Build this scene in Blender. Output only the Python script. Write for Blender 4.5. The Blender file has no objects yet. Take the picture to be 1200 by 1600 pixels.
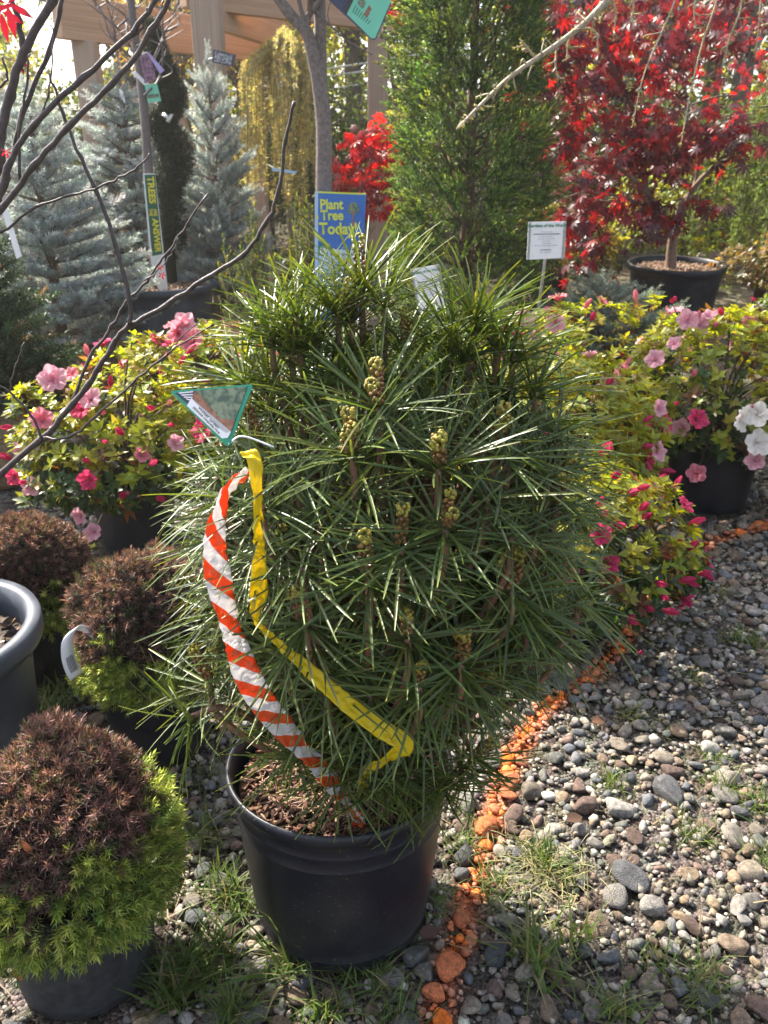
import bpy, math, random
import numpy as np
from mathutils import Vector

R = math.radians
random.seed(11)
rng = np.random.default_rng(11)
scene = bpy.context.scene
COL = scene.collection

# ------------------------------------------------------------------ camera, sky, sun, exposure
CAM = np.array([0.0, 0.0, 1.43]); PITCH = R(23.5); FPX = 1300.0
cam_data = bpy.data.cameras.new('camera')
cam_data.sensor_fit = 'VERTICAL'; cam_data.sensor_height = 36.0; cam_data.sensor_width = 27.0
cam_data.lens = 36.0 * FPX / 1600.0
cam_data.clip_start = 0.05; cam_data.clip_end = 500
cam_data.dof.use_dof = True; cam_data.dof.focus_distance = 1.4; cam_data.dof.aperture_fstop = 9.0
cam = bpy.data.objects.new('camera', cam_data); COL.objects.link(cam)
cam.location = CAM; cam.rotation_euler = (math.pi / 2 - PITCH, 0, 0)
scene.camera = cam

SUN_AZ, SUN_EL = R(-47), R(47)          # azimuth from +Y, negative = towards -X
world = bpy.data.worlds.new('World'); scene.world = world; world.use_nodes = True
wn = world.node_tree.nodes; wl = world.node_tree.links
bg = wn['Background']; bg.inputs['Strength'].default_value = 0.13
sky = wn.new('ShaderNodeTexSky'); sky.sky_type = 'NISHITA'; sky.sun_disc = False
sky.sun_elevation = SUN_EL; sky.sun_rotation = SUN_AZ
sky.air_density = 1.0; sky.dust_density = 3.0; sky.ozone_density = 1.0
hs = wn.new('ShaderNodeHueSaturation'); hs.inputs['Saturation'].default_value = 0.62      # hazy spring sky
wl.new(sky.outputs[0], hs.inputs['Color']); wl.new(hs.outputs[0], bg.inputs['Color'])
sl = bpy.data.lights.new('sun', 'SUN'); sl.energy = 5.0; sl.angle = R(0.5); sl.color = (1.0, 0.93, 0.81)
sun = bpy.data.objects.new('sun', sl); COL.objects.link(sun)
sd = Vector((math.sin(SUN_AZ) * math.cos(SUN_EL), math.cos(SUN_AZ) * math.cos(SUN_EL), math.sin(SUN_EL)))
sun.rotation_euler = sd.to_track_quat('Z', 'Y').to_euler(); sun.location = sd * 20
vs = scene.view_settings
vs.view_transform = 'Standard'; vs.look = 'None'; vs.exposure = 1.8; vs.gamma = 1.0; vs.use_curve_mapping = False
cy = scene.cycles
cy.use_denoising = True; cy.max_bounces = 7; cy.diffuse_bounces = 4; cy.glossy_bounces = 2
cy.transmission_bounces = 5; cy.transparent_max_bounces = 6; cy.caustics_reflective = False; cy.caustics_refractive = False
cy.volume_bounces = 0; cy.use_adaptive_sampling = True; cy.adaptive_threshold = 0.02

# ------------------------------------------------------------------ pixels to places
F_ = np.array([0, math.cos(PITCH), -math.sin(PITCH)]); U_ = np.array([0, math.sin(PITCH), math.cos(PITCH)]); X_ = np.array([1.0, 0, 0])
def ray(u, v): return F_ + X_ * ((u - 600) / FPX) + U_ * (-(v - 800) / FPX)
def at_d(u, v, d): return CAM + ray(u, v) * d
def at_y(u, v, y):
    r = ray(u, v); return CAM + r * (y / r[1])
def at_z(u, v, z):
    r = ray(u, v); return CAM + r * ((z - CAM[2]) / r[2])
def rise(x, y):
    y = np.asarray(y, float); x = np.asarray(x, float)
    k = np.clip(y - 3.2, 0, None)
    return 0.07 * k * k / (k + 0.8) * np.where(y > 14, 14 / np.maximum(y, 1e-3), 1.0) + 0.008 * np.sin(3.1 * x + 1.3 * y) * np.cos(2.3 * y - x)

# ------------------------------------------------------------------ mesh building
def norm(a): return a / np.maximum(np.linalg.norm(a, axis=-1, keepdims=True), 1e-9)
def frames(d, roll=None, ref=(0, 0, 1)):
    """matrices whose local +Z points along d; local +Y leans towards ref"""
    d = norm(np.asarray(d, float)); n = len(d)
    r = np.tile(np.asarray(ref, float), (n, 1)) if np.ndim(ref) == 1 else np.asarray(ref, float)
    bad = np.abs((d * norm(r)).sum(1)) > 0.98
    r = np.where(bad[:, None], np.array([[0.3, 1.0, 0.1]]), r)
    x = norm(np.cross(r, d)); y = np.cross(d, x)
    if roll is not None:
        c, s = np.cos(roll)[:, None], np.sin(roll)[:, None]
        x, y = x * c + y * s, y * c - x * s
    return np.stack([x, y, d], axis=2)
def make_mesh(name, V, T, C=None, smooth=True):
    me = bpy.data.meshes.new(name)
    V = np.ascontiguousarray(V, np.float32); T = np.ascontiguousarray(T, np.int32)
    me.vertices.add(len(V)); me.vertices.foreach_set('co', V.ravel())
    me.loops.add(T.size); me.loops.foreach_set('vertex_index', T.ravel())
    me.polygons.add(len(T)); me.polygons.foreach_set('loop_start', np.arange(len(T), dtype=np.int32) * 3)
    me.polygons.foreach_set('use_smooth', np.full(len(T), bool(smooth)))
    if C is not None:
        a = me.color_attributes.new('Col', 'FLOAT_COLOR', 'POINT')
        a.data.foreach_set('color', np.ascontiguousarray(np.concatenate([C, np.ones((len(C), 1))], 1), np.float32).ravel())
    me.update(calc_edges=True)
    return me
class MB:
    def __init__(s): s.V = []; s.T = []; s.C = []; s.n = 0
    def add(s, V, T, c=(1, 1, 1)):
        V = np.asarray(V, float).reshape(-1, 3); T = np.asarray(T, int).reshape(-1, 3)
        c = np.asarray(c, float); c = np.tile(c, (len(V), 1)) if c.ndim == 1 else c
        s.V.append(V); s.T.append(T + s.n); s.C.append(c); s.n += len(V); return s
    def scatter(s, tm, M, P, C):
        """copies of template tm = (V, T, shade or None) with matrices M, places P, colours C"""
        tv, tt = tm[0], tm[1]; sh = tm[2] if len(tm) > 2 and tm[2] is not None else np.ones((len(tv), 3))
        N, k = len(P), len(tv)
        if N == 0: return s
        V = np.einsum('nij,kj->nki', M, tv) + P[:, None, :]
        T = tt[None] + (np.arange(N) * k)[:, None, None]
        Cc = C[:, None, :] * sh[None]
        return s.add(V.reshape(-1, 3), T.reshape(-1, 3), Cc.reshape(-1, 3))
    def tube(s, P, r, n=6, c=(1, 1, 1), cap=True):
        P = np.asarray(P, float); m = len(P); r = np.broadcast_to(np.asarray(r, float), (m,))
        t = norm(np.gradient(P, axis=0)); ref = np.array([0.0, 0, 1]) if abs(t[0][2]) < 0.9 else np.array([1.0, 0, 0])
        V = []; x = norm(np.cross(ref, t[0]))
        for i in range(m):
            x = norm(x - t[i] * (x @ t[i])); y = np.cross(t[i], x)
            a = np.arange(n) * 2 * math.pi / n
            V.append(P[i] + r[i] * (np.cos(a)[:, None] * x + np.sin(a)[:, None] * y))
        V = np.concatenate(V); T = []
        for i in range(m - 1):
            for j in range(n):
                a, b = i * n + j, i * n + (j + 1) % n
                T += [(a, b, b + n), (a, b + n, a + n)]
        if cap:
            V = np.concatenate([V, P[:1], P[-1:]]); k = m * n
            for j in range(n):
                T += [(k, (j + 1) % n, j), (k + 1, (m - 1) * n + j, (m - 1) * n + (j + 1) % n)]
        return s.add(V, T, c)
    def box(s, c, h, X=(1, 0, 0), Y=(0, 1, 0), Z=(0, 0, 1), col=(1, 1, 1)):
        c = np.asarray(c, float); A = np.array([X, Y, Z], float) * np.asarray(h, float)[:, None]
        V = [c + sx * A[0] + sy * A[1] + sz * A[2] for sx in (-1, 1) for sy in (-1, 1) for sz in (-1, 1)]
        Q = [(0, 1, 3, 2), (4, 6, 7, 5), (0, 4, 5, 1), (2, 3, 7, 6), (0, 2, 6, 4), (1, 5, 7, 3)]
        T = [t for q in Q for t in ((q[0], q[1], q[2]), (q[0], q[2], q[3]))]
        return s.add(V, T, col)
    def lathe(s, prof, n=48, c0=(0, 0, 0), col=(1, 1, 1)):
        prof = np.asarray(prof, float); m = len(prof); a = np.arange(n) * 2 * math.pi / n
        V = np.stack([prof[:, 0:1] * np.cos(a), prof[:, 0:1] * np.sin(a), np.repeat(prof[:, 1:2], n, 1)], 2).reshape(-1, 3) + np.asarray(c0, float)
        T = []
        for i in range(m - 1):
            for j in range(n):
                p, q = i * n + j, i * n + (j + 1) % n
                T += [(p, q, q + n), (p, q + n, p + n)]
        return s.add(V, T, col)
    def mesh(s, name, smooth=True):
        return make_mesh(name, np.concatenate(s.V), np.concatenate(s.T), np.concatenate(s.C), smooth)

def tag(o, label=None, cat=None, group=None, kind=None):
    if label: o['label'] = label
    if cat: o['category'] = cat
    if group: o['group'] = group
    if kind: o['kind'] = kind
    return o
def thing(name, label, cat, loc, group=None):
    o = bpy.data.objects.new(name, None); COL.objects.link(o); o.empty_display_size = 0.05
    o.location = [float(v) for v in loc]
    return tag(o, label, cat, group)
def obj(name, mb, mat, parent=None, smooth=True, kind=None, local=False):
    """mesh in WORLD coordinates (unless local); moved into the parent's frame"""
    if isinstance(mb, MB):
        if parent is not None and not local:
            off = np.array(parent.location)
            p = parent.parent
            while p is not None: off = off + np.array(p.location); p = p.parent
            mb.V = [v - off for v in mb.V]
        me = mb.mesh(name, smooth)
    else: me = mb
    if not me.materials: me.materials.append(mat)
    o = bpy.data.objects.new(name, me); COL.objects.link(o)
    if parent is not None: o.parent = parent
    if kind: o['kind'] = kind
    return o

# ------------------------------------------------------------------ materials
MATS = {}
def newmat(name):
    m = bpy.data.materials.new(name); m.use_nodes = True; MATS[name] = m
    nt = m.node_tree; return m, nt.nodes, nt.links, nt.nodes['Principled BSDF']
def noise_mix(N, L, c1, c2, scale, detail=4, coord='Object', lo=0.35, hi=0.65):
    tc = N.new('ShaderNodeTexCoord'); nz = N.new('ShaderNodeTexNoise'); nz.inputs['Scale'].default_value = scale; nz.inputs['Detail'].default_value = detail
    L.new(tc.outputs[coord], nz.inputs['Vector'])
    rp = N.new('ShaderNodeValToRGB'); rp.color_ramp.elements[0].position = lo; rp.color_ramp.elements[1].position = hi
    rp.color_ramp.elements[0].color = (*c1, 1); rp.color_ramp.elements[1].color = (*c2, 1)
    L.new(nz.outputs['Fac'], rp.inputs['Fac']); return rp.outputs['Color'], nz
def bump(N, L, bs, src, strength, dist=0.01):
    b = N.new('ShaderNodeBump'); b.inputs['Strength'].default_value = strength; b.inputs['Distance'].default_value = dist
    L.new(src, b.inputs['Height']); L.new(b.outputs['Normal'], bs.inputs['Normal'])
def mat_plain(name, c1, c2=None, rough=0.6, scale=30, bmp=0.0, spec=0.5, lo=0.35, hi=0.65):
    m, N, L, b = newmat(name)
    b.inputs['Roughness'].default_value = rough; b.inputs['Specular IOR Level'].default_value = spec
    if c2 is None: b.inputs['Base Color'].default_value = (*c1, 1)
    else:
        c, nz = noise_mix(N, L, c1, c2, scale, lo=lo, hi=hi); L.new(c, b.inputs['Base Color'])
        if bmp: bump(N, L, b, nz.outputs['Fac'], bmp)
    return m
def mat_leaf(name, trans=0.4, rough=0.45, tint=(1.5, 1.35, 0.6), spec=0.5, var=0.0):
    m, N, L, b = newmat(name)
    at = N.new('ShaderNodeVertexColor'); at.layer_name = 'Col'
    src = at.outputs['Color']
    if var:
        oi = N.new('ShaderNodeObjectInfo'); mr = N.new('ShaderNodeMapRange')
        mr.inputs['To Min'].default_value = 1 - var; mr.inputs['To Max'].default_value = 1 + var
        L.new(oi.outputs['Random'], mr.inputs['Value'])
        mx = N.new('ShaderNodeVectorMath'); mx.operation = 'SCALE'; L.new(src, mx.inputs[0]); L.new(mr.outputs['Result'], mx.inputs['Scale']); src = mx.outputs[0]
    L.new(src, b.inputs['Base Color']); b.inputs['Roughness'].default_value = rough; b.inputs['Specular IOR Level'].default_value = spec
    tr = N.new('ShaderNodeBsdfTranslucent'); ml = N.new('ShaderNodeVectorMath'); ml.operation = 'MULTIPLY'; ml.inputs[1].default_value = tint
    L.new(src, ml.inputs[0]); L.new(ml.outputs[0], tr.inputs['Color'])
    mix = N.new('ShaderNodeMixShader'); mix.inputs['Fac'].default_value = trans
    L.new(b.outputs[0], mix.inputs[1]); L.new(tr.outputs[0], mix.inputs[2]); L.new(mix.outputs[0], N['Material Output'].inputs['Surface'])
    return m
def mat_attr(name, rough=0.8, scale=60, amt=0.35, bmp=0.3, bscale=None, spec=0.3, use_obj=False, fine=0):
    """colour from the Col attribute (or the object's colour) with grain and fine relief"""
    m, N, L, b = newmat(name)
    if use_obj: src = N.new('ShaderNodeObjectInfo').outputs['Color']
    else:
        at = N.new('ShaderNodeVertexColor'); at.layer_name = 'Col'; src = at.outputs['Color']
    c, nz = noise_mix(N, L, (1 - amt,) * 3, (1 + amt,) * 3, scale, detail=6, lo=0.25, hi=0.75)
    mx = N.new('ShaderNodeVectorMath'); mx.operation = 'MULTIPLY'; L.new(src, mx.inputs[0]); L.new(c, mx.inputs[1])
    if fine:                                                      # speckle and pits on top of the broad mottling
        c2, n2 = noise_mix(N, L, (0.55,) * 3, (1.35,) * 3, fine, detail=8, lo=0.3, hi=0.7)
        m2 = N.new('ShaderNodeVectorMath'); m2.operation = 'MULTIPLY'; L.new(mx.outputs[0], m2.inputs[0]); L.new(c2, m2.inputs[1]); mx = m2; bump(N, L, b, n2.outputs['Fac'], 0.5, 0.12)
    L.new(mx.outputs[0], b.inputs['Base Color']); b.inputs['Roughness'].default_value = rough; b.inputs['Specular IOR Level'].default_value = spec
    if bmp: bump(N, L, b, nz.outputs['Fac'], bmp, 0.004)
    return m

M_NEEDLE = mat_leaf('umbrella pine needle', 0.28, 0.36, (1.7, 1.6, 0.6), 0.45, 0.18)
M_LEAF = mat_leaf('azalea leaf', 0.5, 0.38, (1.75, 1.6, 0.5), 0.55)
M_PETAL = mat_leaf('azalea petal', 0.45, 0.6, (1.15, 1.1, 1.1), 0.2)
M_CONIFER = mat_leaf('conifer needle', 0.48, 0.5, (1.5, 1.4, 0.7), 0.35)
M_SPRUCE = mat_leaf('blue spruce needle', 0.35, 0.5, (1.2, 1.2, 1.0), 0.4)
M_DWARF = mat_leaf('dwarf spruce needle', 0.25, 0.5, (1.4, 1.35, 0.7), 0.3)
M_MAPLE = mat_leaf('maple leaf', 0.45, 0.42, (2.7, 0.65, 0.6), 0.5)
M_FAR = mat_leaf('far foliage', 0.5, 0.6, (1.9, 1.75, 0.7), 0.2)
M_GRASS = mat_leaf('grass blade', 0.4, 0.5, (1.5, 1.4, 0.6), 0.3)
M_BARK = mat_attr('bark', 0.8, 70, 0.4, 0.6)
M_TWIG = mat_attr('twig bark', 0.55, 120, 0.35, 0.4, spec=0.4)
M_SOIL = mat_attr('bark mulch', 0.9, 150, 0.4, 0.5, spec=0.15)
M_STONE = mat_attr('river stone', 0.8, 2.6, 0.55, 0.0, use_obj=True, fine=14)
M_PEBBLE = mat_attr('pebble', 0.85, 120, 0.5, 0.5)
M_GROUND, _N, _L, _b = newmat('gravel bed')
_at = _N.new('ShaderNodeVertexColor'); _at.layer_name = 'Col'; _tc = _N.new('ShaderNodeTexCoord')
_vo = _N.new('ShaderNodeTexVoronoi'); _vo.inputs['Scale'].default_value = 150; _L.new(_tc.outputs['Object'], _vo.inputs['Vector'])
_sp = _N.new('ShaderNodeSeparateColor'); _L.new(_vo.outputs['Color'], _sp.inputs[0]); _mr = _N.new('ShaderNodeMapRange'); _mr.inputs['To Min'].default_value = 0.35; _mr.inputs['To Max'].default_value = 2.2; _L.new(_sp.outputs[0], _mr.inputs['Value'])
_c, _nz = noise_mix(_N, _L, (0.45, 0.42, 0.38), (1.2, 1.2, 1.2), 9, detail=8)
_m1 = _N.new('ShaderNodeVectorMath'); _m1.operation = 'MULTIPLY'; _L.new(_at.outputs['Color'], _m1.inputs[0]); _L.new(_c, _m1.inputs[1])
_m2 = _N.new('ShaderNodeVectorMath'); _m2.operation = 'SCALE'; _L.new(_m1.outputs[0], _m2.inputs[0]); _L.new(_mr.outputs['Result'], _m2.inputs['Scale']); _L.new(_m2.outputs[0], _b.inputs['Base Color'])
_b.inputs['Roughness'].default_value = 0.95; _b.inputs['Specular IOR Level'].default_value = 0.1
_iv = _N.new('ShaderNodeMath'); _iv.operation = 'MULTIPLY'; _iv.inputs[1].default_value = -1.0; _L.new(_vo.outputs['Distance'], _iv.inputs[0]); bump(_N, _L, _b, _iv.outputs[0], 0.9, 0.006)
M_LITTER = mat_attr('dry litter', 0.85, 80, 0.3, 0.2, spec=0.2)
M_BUD = mat_attr('pine bud', 0.5, 160, 0.25, 0.3, spec=0.4)
M_WOOD = None
def mk_pot(name, base, dusty):
    m, N, L, b = newmat(name)
    c, nz = noise_mix(N, L, base, dusty, 9, detail=8, lo=0.45, hi=0.85)
    sp = N.new('ShaderNodeTexNoise'); sp.inputs['Scale'].default_value = 220; sp.inputs['Detail'].default_value = 2
    tc = N.new('ShaderNodeTexCoord'); L.new(tc.outputs['Object'], sp.inputs['Vector'])
    rp = N.new('ShaderNodeValToRGB'); rp.color_ramp.elements[0].position = 0.66; rp.color_ramp.elements[1].position = 0.74
    rp.color_ramp.elements[0].color = (0, 0, 0, 1); rp.color_ramp.elements[1].color = (0.5, 0.5, 0.5, 1)
    L.new(sp.outputs['Fac'], rp.inputs['Fac'])
    mx = N.new('ShaderNodeMix'); mx.data_type = 'RGBA'; L.new(rp.outputs['Color'], mx.inputs['Factor']); L.new(c, mx.inputs['A']); mx.inputs['B'].default_value = (0.22, 0.19, 0.16, 1)
    L.new(mx.outputs['Result'], b.inputs['Base Color'])
    rr = N.new('ShaderNodeMapRange'); rr.inputs['To Min'].default_value = 0.3; rr.inputs['To Max'].default_value = 0.55; b.inputs['Specular IOR Level'].default_value = 0.38
    L.new(nz.outputs['Fac'], rr.inputs['Value']); L.new(rr.outputs['Result'], b.inputs['Roughness'])
    sc = N.new('ShaderNodeTexNoise'); sc.inputs['Scale'].default_value = 40; L.new(tc.outputs['Object'], sc.inputs['Vector'])
    bump(N, L, b, sc.outputs['Fac'], 0.12, 0.004)
    return m
M_POT = mk_pot('black nursery plastic', (0.007, 0.008, 0.014), (0.03, 0.028, 0.028))
M_POT_OLD = mk_pot('weathered nursery plastic', (0.05, 0.058, 0.075), (0.12, 0.13, 0.15))
M_POT_FELT = mat_plain('scuffed black plastic', (0.012, 0.012, 0.014), (0.03, 0.03, 0.032), 0.75, 60, 0.3)
M_WHITE = mat_plain('white card', (0.78, 0.78, 0.8), (0.7, 0.7, 0.73), 0.4, 20)
M_METAL = mat_plain('galvanised steel', (0.42, 0.43, 0.44), (0.3, 0.3, 0.3), 0.4, 60)
M_METAL.node_tree.nodes['Principled BSDF'].inputs['Metallic'].default_value = 0.7
M_INK = mat_plain('dark ink', (0.03, 0.03, 0.035), None, 0.6)
M_GREENINK = mat_plain('green ink', (0.02, 0.16, 0.07), None, 0.5)
M_TAGGREEN = mat_plain('tag green', (0.01, 0.27, 0.16), (0.012, 0.24, 0.14), 0.35, 12)
M_MINT = mat_plain('mint card', (0.16, 0.56, 0.4), (0.14, 0.5, 0.36), 0.45, 8)
M_NAVY = mat_plain('navy print', (0.02, 0.025, 0.06), (0.03, 0.035, 0.09), 0.4, 15)
M_BLUE = mat_plain('blue banner', (0.03, 0.14, 0.45), (0.025, 0.11, 0.38), 0.35, 6)
M_PALEBLUE = mat_plain('pale blue print', (0.35, 0.5, 0.68), None, 0.4)
M_LIME = mat_plain('lime print', (0.55, 0.6, 0.06), None, 0.45)
M_YELLOW = mat_plain('yellow print', (0.75, 0.62, 0.03), None, 0.45)
M_TAGDARK = mat_plain('dark green print', (0.01, 0.09, 0.05), (0.012, 0.11, 0.06), 0.4, 10)
M_PURPLE = mat_plain('lavender print', (0.36, 0.3, 0.6), None, 0.45)
M_FLOWERPRINT = mat_plain('flower print', (0.05, 0.03, 0.05), (0.3, 0.13, 0.24), 0.45, 60, 0, 0.5, 0.4, 0.6)
M_GREYPRINT = mat_plain('grey print', (0.1, 0.11, 0.14), (0.5, 0.5, 0.54), 0.45, 90, 0, 0.5, 0.45, 0.6)
M_PHOTOGREEN = mat_plain('foliage print', (0.05, 0.09, 0.06), (0.2, 0.24, 0.15), 0.4, 120, 0, 0.5, 0.4, 0.6)
M_PHOTOBROWN = mat_plain('mulch print', (0.16, 0.06, 0.03), (0.36, 0.16, 0.1), 0.4, 140)
M_BURLAP = mat_plain('burlap', (0.16, 0.11, 0.065), (0.27, 0.19, 0.12), 0.95, 45, 0.7, 0.1)
M_WIRE = mat_plain('pale cable', (0.6, 0.6, 0.58), None, 0.5)

# ------------------------------------------------------------------ templates
def leaf(L=1.0, W=0.4, n=4, fold=0.15, curl=0.2, shade=None, wf=None):
    """along +Z, upper face towards +Y; triangles"""
    t = np.linspace(0, 1, n + 1); w = (wf(t) if wf else np.sin(math.pi * np.clip(t * 0.96 + 0.03, 0, 1)) ** 0.8) * W / 2
    V = []
    for i in range(n + 1):
        z = L * t[i]; y = -curl * L * t[i] ** 2
        V += [(-w[i], y + fold * w[i], z), (0, y, z), (w[i], y + fold * w[i], z)]
    T = []
    for i in range(n):
        a = i * 3
        for k in (0, 1): T += [(a + k, a + k + 1, a + k + 4), (a + k, a + k + 4, a + k + 3)]
    return np.array(V, float), np.array(T, int), None
def needle_tri(L, w):
    """thin diamond needle along +Z"""
    return np.array([(-w / 2, 0, 0), (w / 2, 0, 0), (0, 0, L), (0, w / 2, L * .35)]), np.array([(0, 3, 2), (3, 1, 2)])
def dirs_on(n, a0, a1, g):
    """n directions round +Z at polar angles a0..a1 (radians)"""
    ph = np.arange(n) * 2.39996 + g.uniform(0, 6.28); th = g.uniform(a0, a1, n)
    return np.stack([np.sin(th) * np.cos(ph), np.sin(th) * np.sin(ph), np.cos(th)], 1), th
def compose(parts):
    mb = MB()
    for V, T, C in parts: mb.add(V, T, C)
    return np.concatenate(mb.V), np.concatenate(mb.T), np.concatenate(mb.C)
def shoot(n, L, nl, nw, a0, a1, seed, tip=None, stem=None, bend=0.0, tipfrom=0.75, flat=0.0):
    """needled shoot along +Z: n needles on a stem of length L, needle length nl"""
    g = np.random.default_rng(seed); mb = MB()
    t = (np.arange(n) + 0.5) / n; ang = a1 + (a0 - a1) * t ** 2 + g.normal(0, 0.12, n)
    ph = np.arange(n) * 2.39996 + g.uniform(0, 6)
    d = np.stack([np.sin(ang) * np.cos(ph), np.sin(ang) * np.sin(ph) * (1 - flat), np.cos(ang)], 1)
    P = np.stack([np.zeros(n), -bend * L * t ** 2, t * L], 1)
    sc = nl * g.uniform(0.75, 1.15, n) * (1 - 0.25 * t)
    M = frames(d, g.uniform(0, 6.28, n)) * sc[:, None, None]
    c = np.ones((n, 3))
    if tip is not None:
        c = np.where((t > tipfrom)[:, None], np.asarray(tip)[None], c)
    V, T = needle_tri(1.0, nw / nl)
    mb.scatter((V, T, None), M, P, c * g.uniform(0.8, 1.2, (n, 1)))
    if stem is not None:
        tt = np.linspace(0, 1, 4); mb.tube(np.stack([0 * tt, -bend * L * tt ** 2, tt * L * 0.97], 1), stem * np.array([1, .9, .7, .4]), 3, (1.1, .75, .5), cap=False)
    return np.concatenate(mb.V), np.concatenate(mb.T), np.concatenate(mb.C)
def rand_dir(n, g=rng): return norm(g.normal(size=(n, 3)))
def jitter(c, n, amt=0.25, g=rng):
    c = np.asarray(c, float); c = np.tile(c, (n, 1)) if c.ndim == 1 else c
    return np.clip(c * g.uniform(1 - amt, 1 + amt, (n, 1)) * g.uniform(1 - amt * .35, 1 + amt * .35, (n, 3)), 0, 1)
def bezier(P, n):
    """Catmull-Rom through the points"""
    P = np.asarray(P, float); Q = np.vstack([2 * P[0] - P[1], P, 2 * P[-1] - P[-2]]); out = []
    m = len(P) - 1
    for i in range(m):
        p0, p1, p2, p3 = Q[i:i + 4]
        for t in np.arange(n) / n:
            out.append(0.5 * ((2 * p1) + (-p0 + p2) * t + (2 * p0 - 5 * p1 + 4 * p2 - p3) * t * t + (-p0 + 3 * p1 - 3 * p2 + p3) * t ** 3))
    out.append(P[-1]); return np.array(out)
def pot_profile(r, h, rb, lip=0.016, wall=0.006, drop=0.05, lip_h=0.02, groove=()):
    """outer foot -> outer wall -> rolled rim -> inner wall down to the soil"""
    p = [(0.0, 0.0), (rb * 0.96, 0.0), (rb, 0.006)]
    zs = np.linspace(0.03, h - lip_h - 0.006, 10)
    for z in zs:
        f = z / h; p.append((rb + (r - lip - rb) * f ** 0.85, z))
        for gz in groove:
            if abs(gz - f) < 0.05:
                rr = rb + (r - lip - rb) * f ** 0.85
                p += [(rr + 0.0007, z + 0.003), (rr + 0.0007, z + 0.005), (rr, z + 0.006)]
    p += [(r - lip, h - lip_h - 0.002), (r - 0.003, h - lip_h), (r, h - lip_h * 0.7), (r, h - lip_h * 0.25), (r - 0.004, h), (r - lip * 0.8, h), (r - lip - wall * .5, h - 0.004),
          (r - lip - wall, h - lip_h), (r - lip - wall - 0.006, h - drop - 0.02)]
    return p
def soil_disc(mb, c, r, z, g, col, bumpy=0.008, rings=9, n=36):
    rr = np.linspace(0, r, rings + 1)[1:]; a = np.arange(n) * 2 * math.pi / n
    V = [(c[0], c[1], z)]
    for q in rr:
        for t in a: V.append((c[0] + q * math.cos(t), c[1] + q * math.sin(t), z + g.normal(0, bumpy) * (q < r * 0.97)))
    T = [(0, 1 + j, 1 + (j + 1) % n) for j in range(n)]
    for i in range(rings - 1):
        for j in range(n):
            p, q = 1 + i * n + j, 1 + i * n + (j + 1) % n
            T += [(p, p + n, q + n), (p, q + n, q)]
    mb.add(V, T, jitter(col, len(V), 0.3, g))
def chips(mb, c, r, z, n, g, cols, size=(0.008, 0.028)):
    """bark chips and straw lying on soil"""
    rad = r * np.sqrt(g.uniform(0, 1, n)); a = g.uniform(0, 6.28, n)
    P = np.stack([c[0] + rad * np.cos(a), c[1] + rad * np.sin(a), z + g.uniform(0, 0.012, n)], 1)
    d = g.normal(size=(n, 3)); d[:, 2] *= 0.25
    V = np.array([(x, y, w) for x in (-.2, .16) for y in (-.05, .06) for w in (-.5, .45)])
    Q = [(0, 1, 3, 2), (4, 6, 7, 5), (0, 4, 5, 1), (2, 3, 7, 6), (0, 2, 6, 4), (1, 5, 7, 3)]
    T = np.array([t for q in Q for t in ((q[0], q[1], q[2]), (q[0], q[2], q[3]))])
    M = frames(d, g.uniform(0, 6.28, n)) * g.uniform(*size, n)[:, None, None]
    cc = np.asarray(cols)[g.integers(0, len(cols), n)]
    mb.scatter((V, T, None), M, P, jitter(cc, n, 0.3, g))
MULCH = [(0.09, 0.045, 0.03), (0.13, 0.07, 0.05), (0.05, 0.028, 0.02), (0.2, 0.12, 0.085)]

# ------------------------------------------------------------------ places of the big things
PINE = np.array([-0.085, 1.252, 0.0])
SPR_F, SPR_M, SPR_B = np.array([-0.565, 1.12, 0]), np.array([-0.585, 1.78, 0]), np.array([-1.0, 2.1, 0])
BARE = np.array([-1.06, 1.63, 0])
POTS = [(*PINE[:2], 0.165), (*SPR_F[:2], 0.14), (*SPR_M[:2], 0.125), (*SPR_B[:2], 0.125), (*BARE[:2], 0.22),
        (-0.99, 2.95, 0.16), (-0.85, 3.9, 0.16), (1.385, 3.38, 0.2), (0.5, 2.3, 0.16), (0.6, 2.95, 0.16)]

# ------------------------------------------------------------------ ground
import bmesh
def ico(sub):
    bm = bmesh.new(); bmesh.ops.create_icosphere(bm, subdivisions=sub, radius=1.0)
    V = np.array([v.co[:] for v in bm.verts]); T = np.array([[v.index for v in f.verts] for f in bm.faces]); bm.free(); return V, T
PAINT = np.array([at_z(u, v, 0)[:2] for u, v in [(660, 1660), (690, 1560), (705, 1495), (725, 1430), (750, 1350), (765, 1290), (785, 1230), (808, 1165), (850, 1110), (925, 1060), (985, 985), (1060, 875), (1110, 850), (1200, 822), (1300, 800)]])
def paint_dist(P):
    P = np.asarray(P)[:, :2]; best = np.full(len(P), 9.0)
    for a, b in zip(PAINT[:-1], PAINT[1:]):
        ab = b - a; t = np.clip(((P - a) @ ab) / (ab @ ab), 0, 1)
        best = np.minimum(best, np.linalg.norm(P - a - t[:, None] * ab, axis=1))
    return best
ORANGE = np.array([0.72, 0.15, 0.012])
def axis(parts):
    out = []
    for a, b, s in parts: out.append(np.arange(a, b, s))
    return np.concatenate(out + [[parts[-1][1]]])
gx = axis([(-60, -8, 4), (-8, -3, .5), (-3, -1.6, .12), (-1.6, 2.0, .03), (2.0, 4, .12), (4, 8, .5), (8, 60, 4)])
gy = axis([(-6, 0, 1.0), (0, .8, .1), (.8, 3.4, .03), (3.4, 7, .15), (7, 16, .6), (16, 90, 5)])
GX, GY = np.meshgrid(gx, gy); gP = np.stack([GX.ravel(), GY.ravel(), rise(GX.ravel(), GY.ravel())], 1)
near = (np.abs(gP[:, 0]) < 2.2) & (gP[:, 1] < 3.6)
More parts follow.
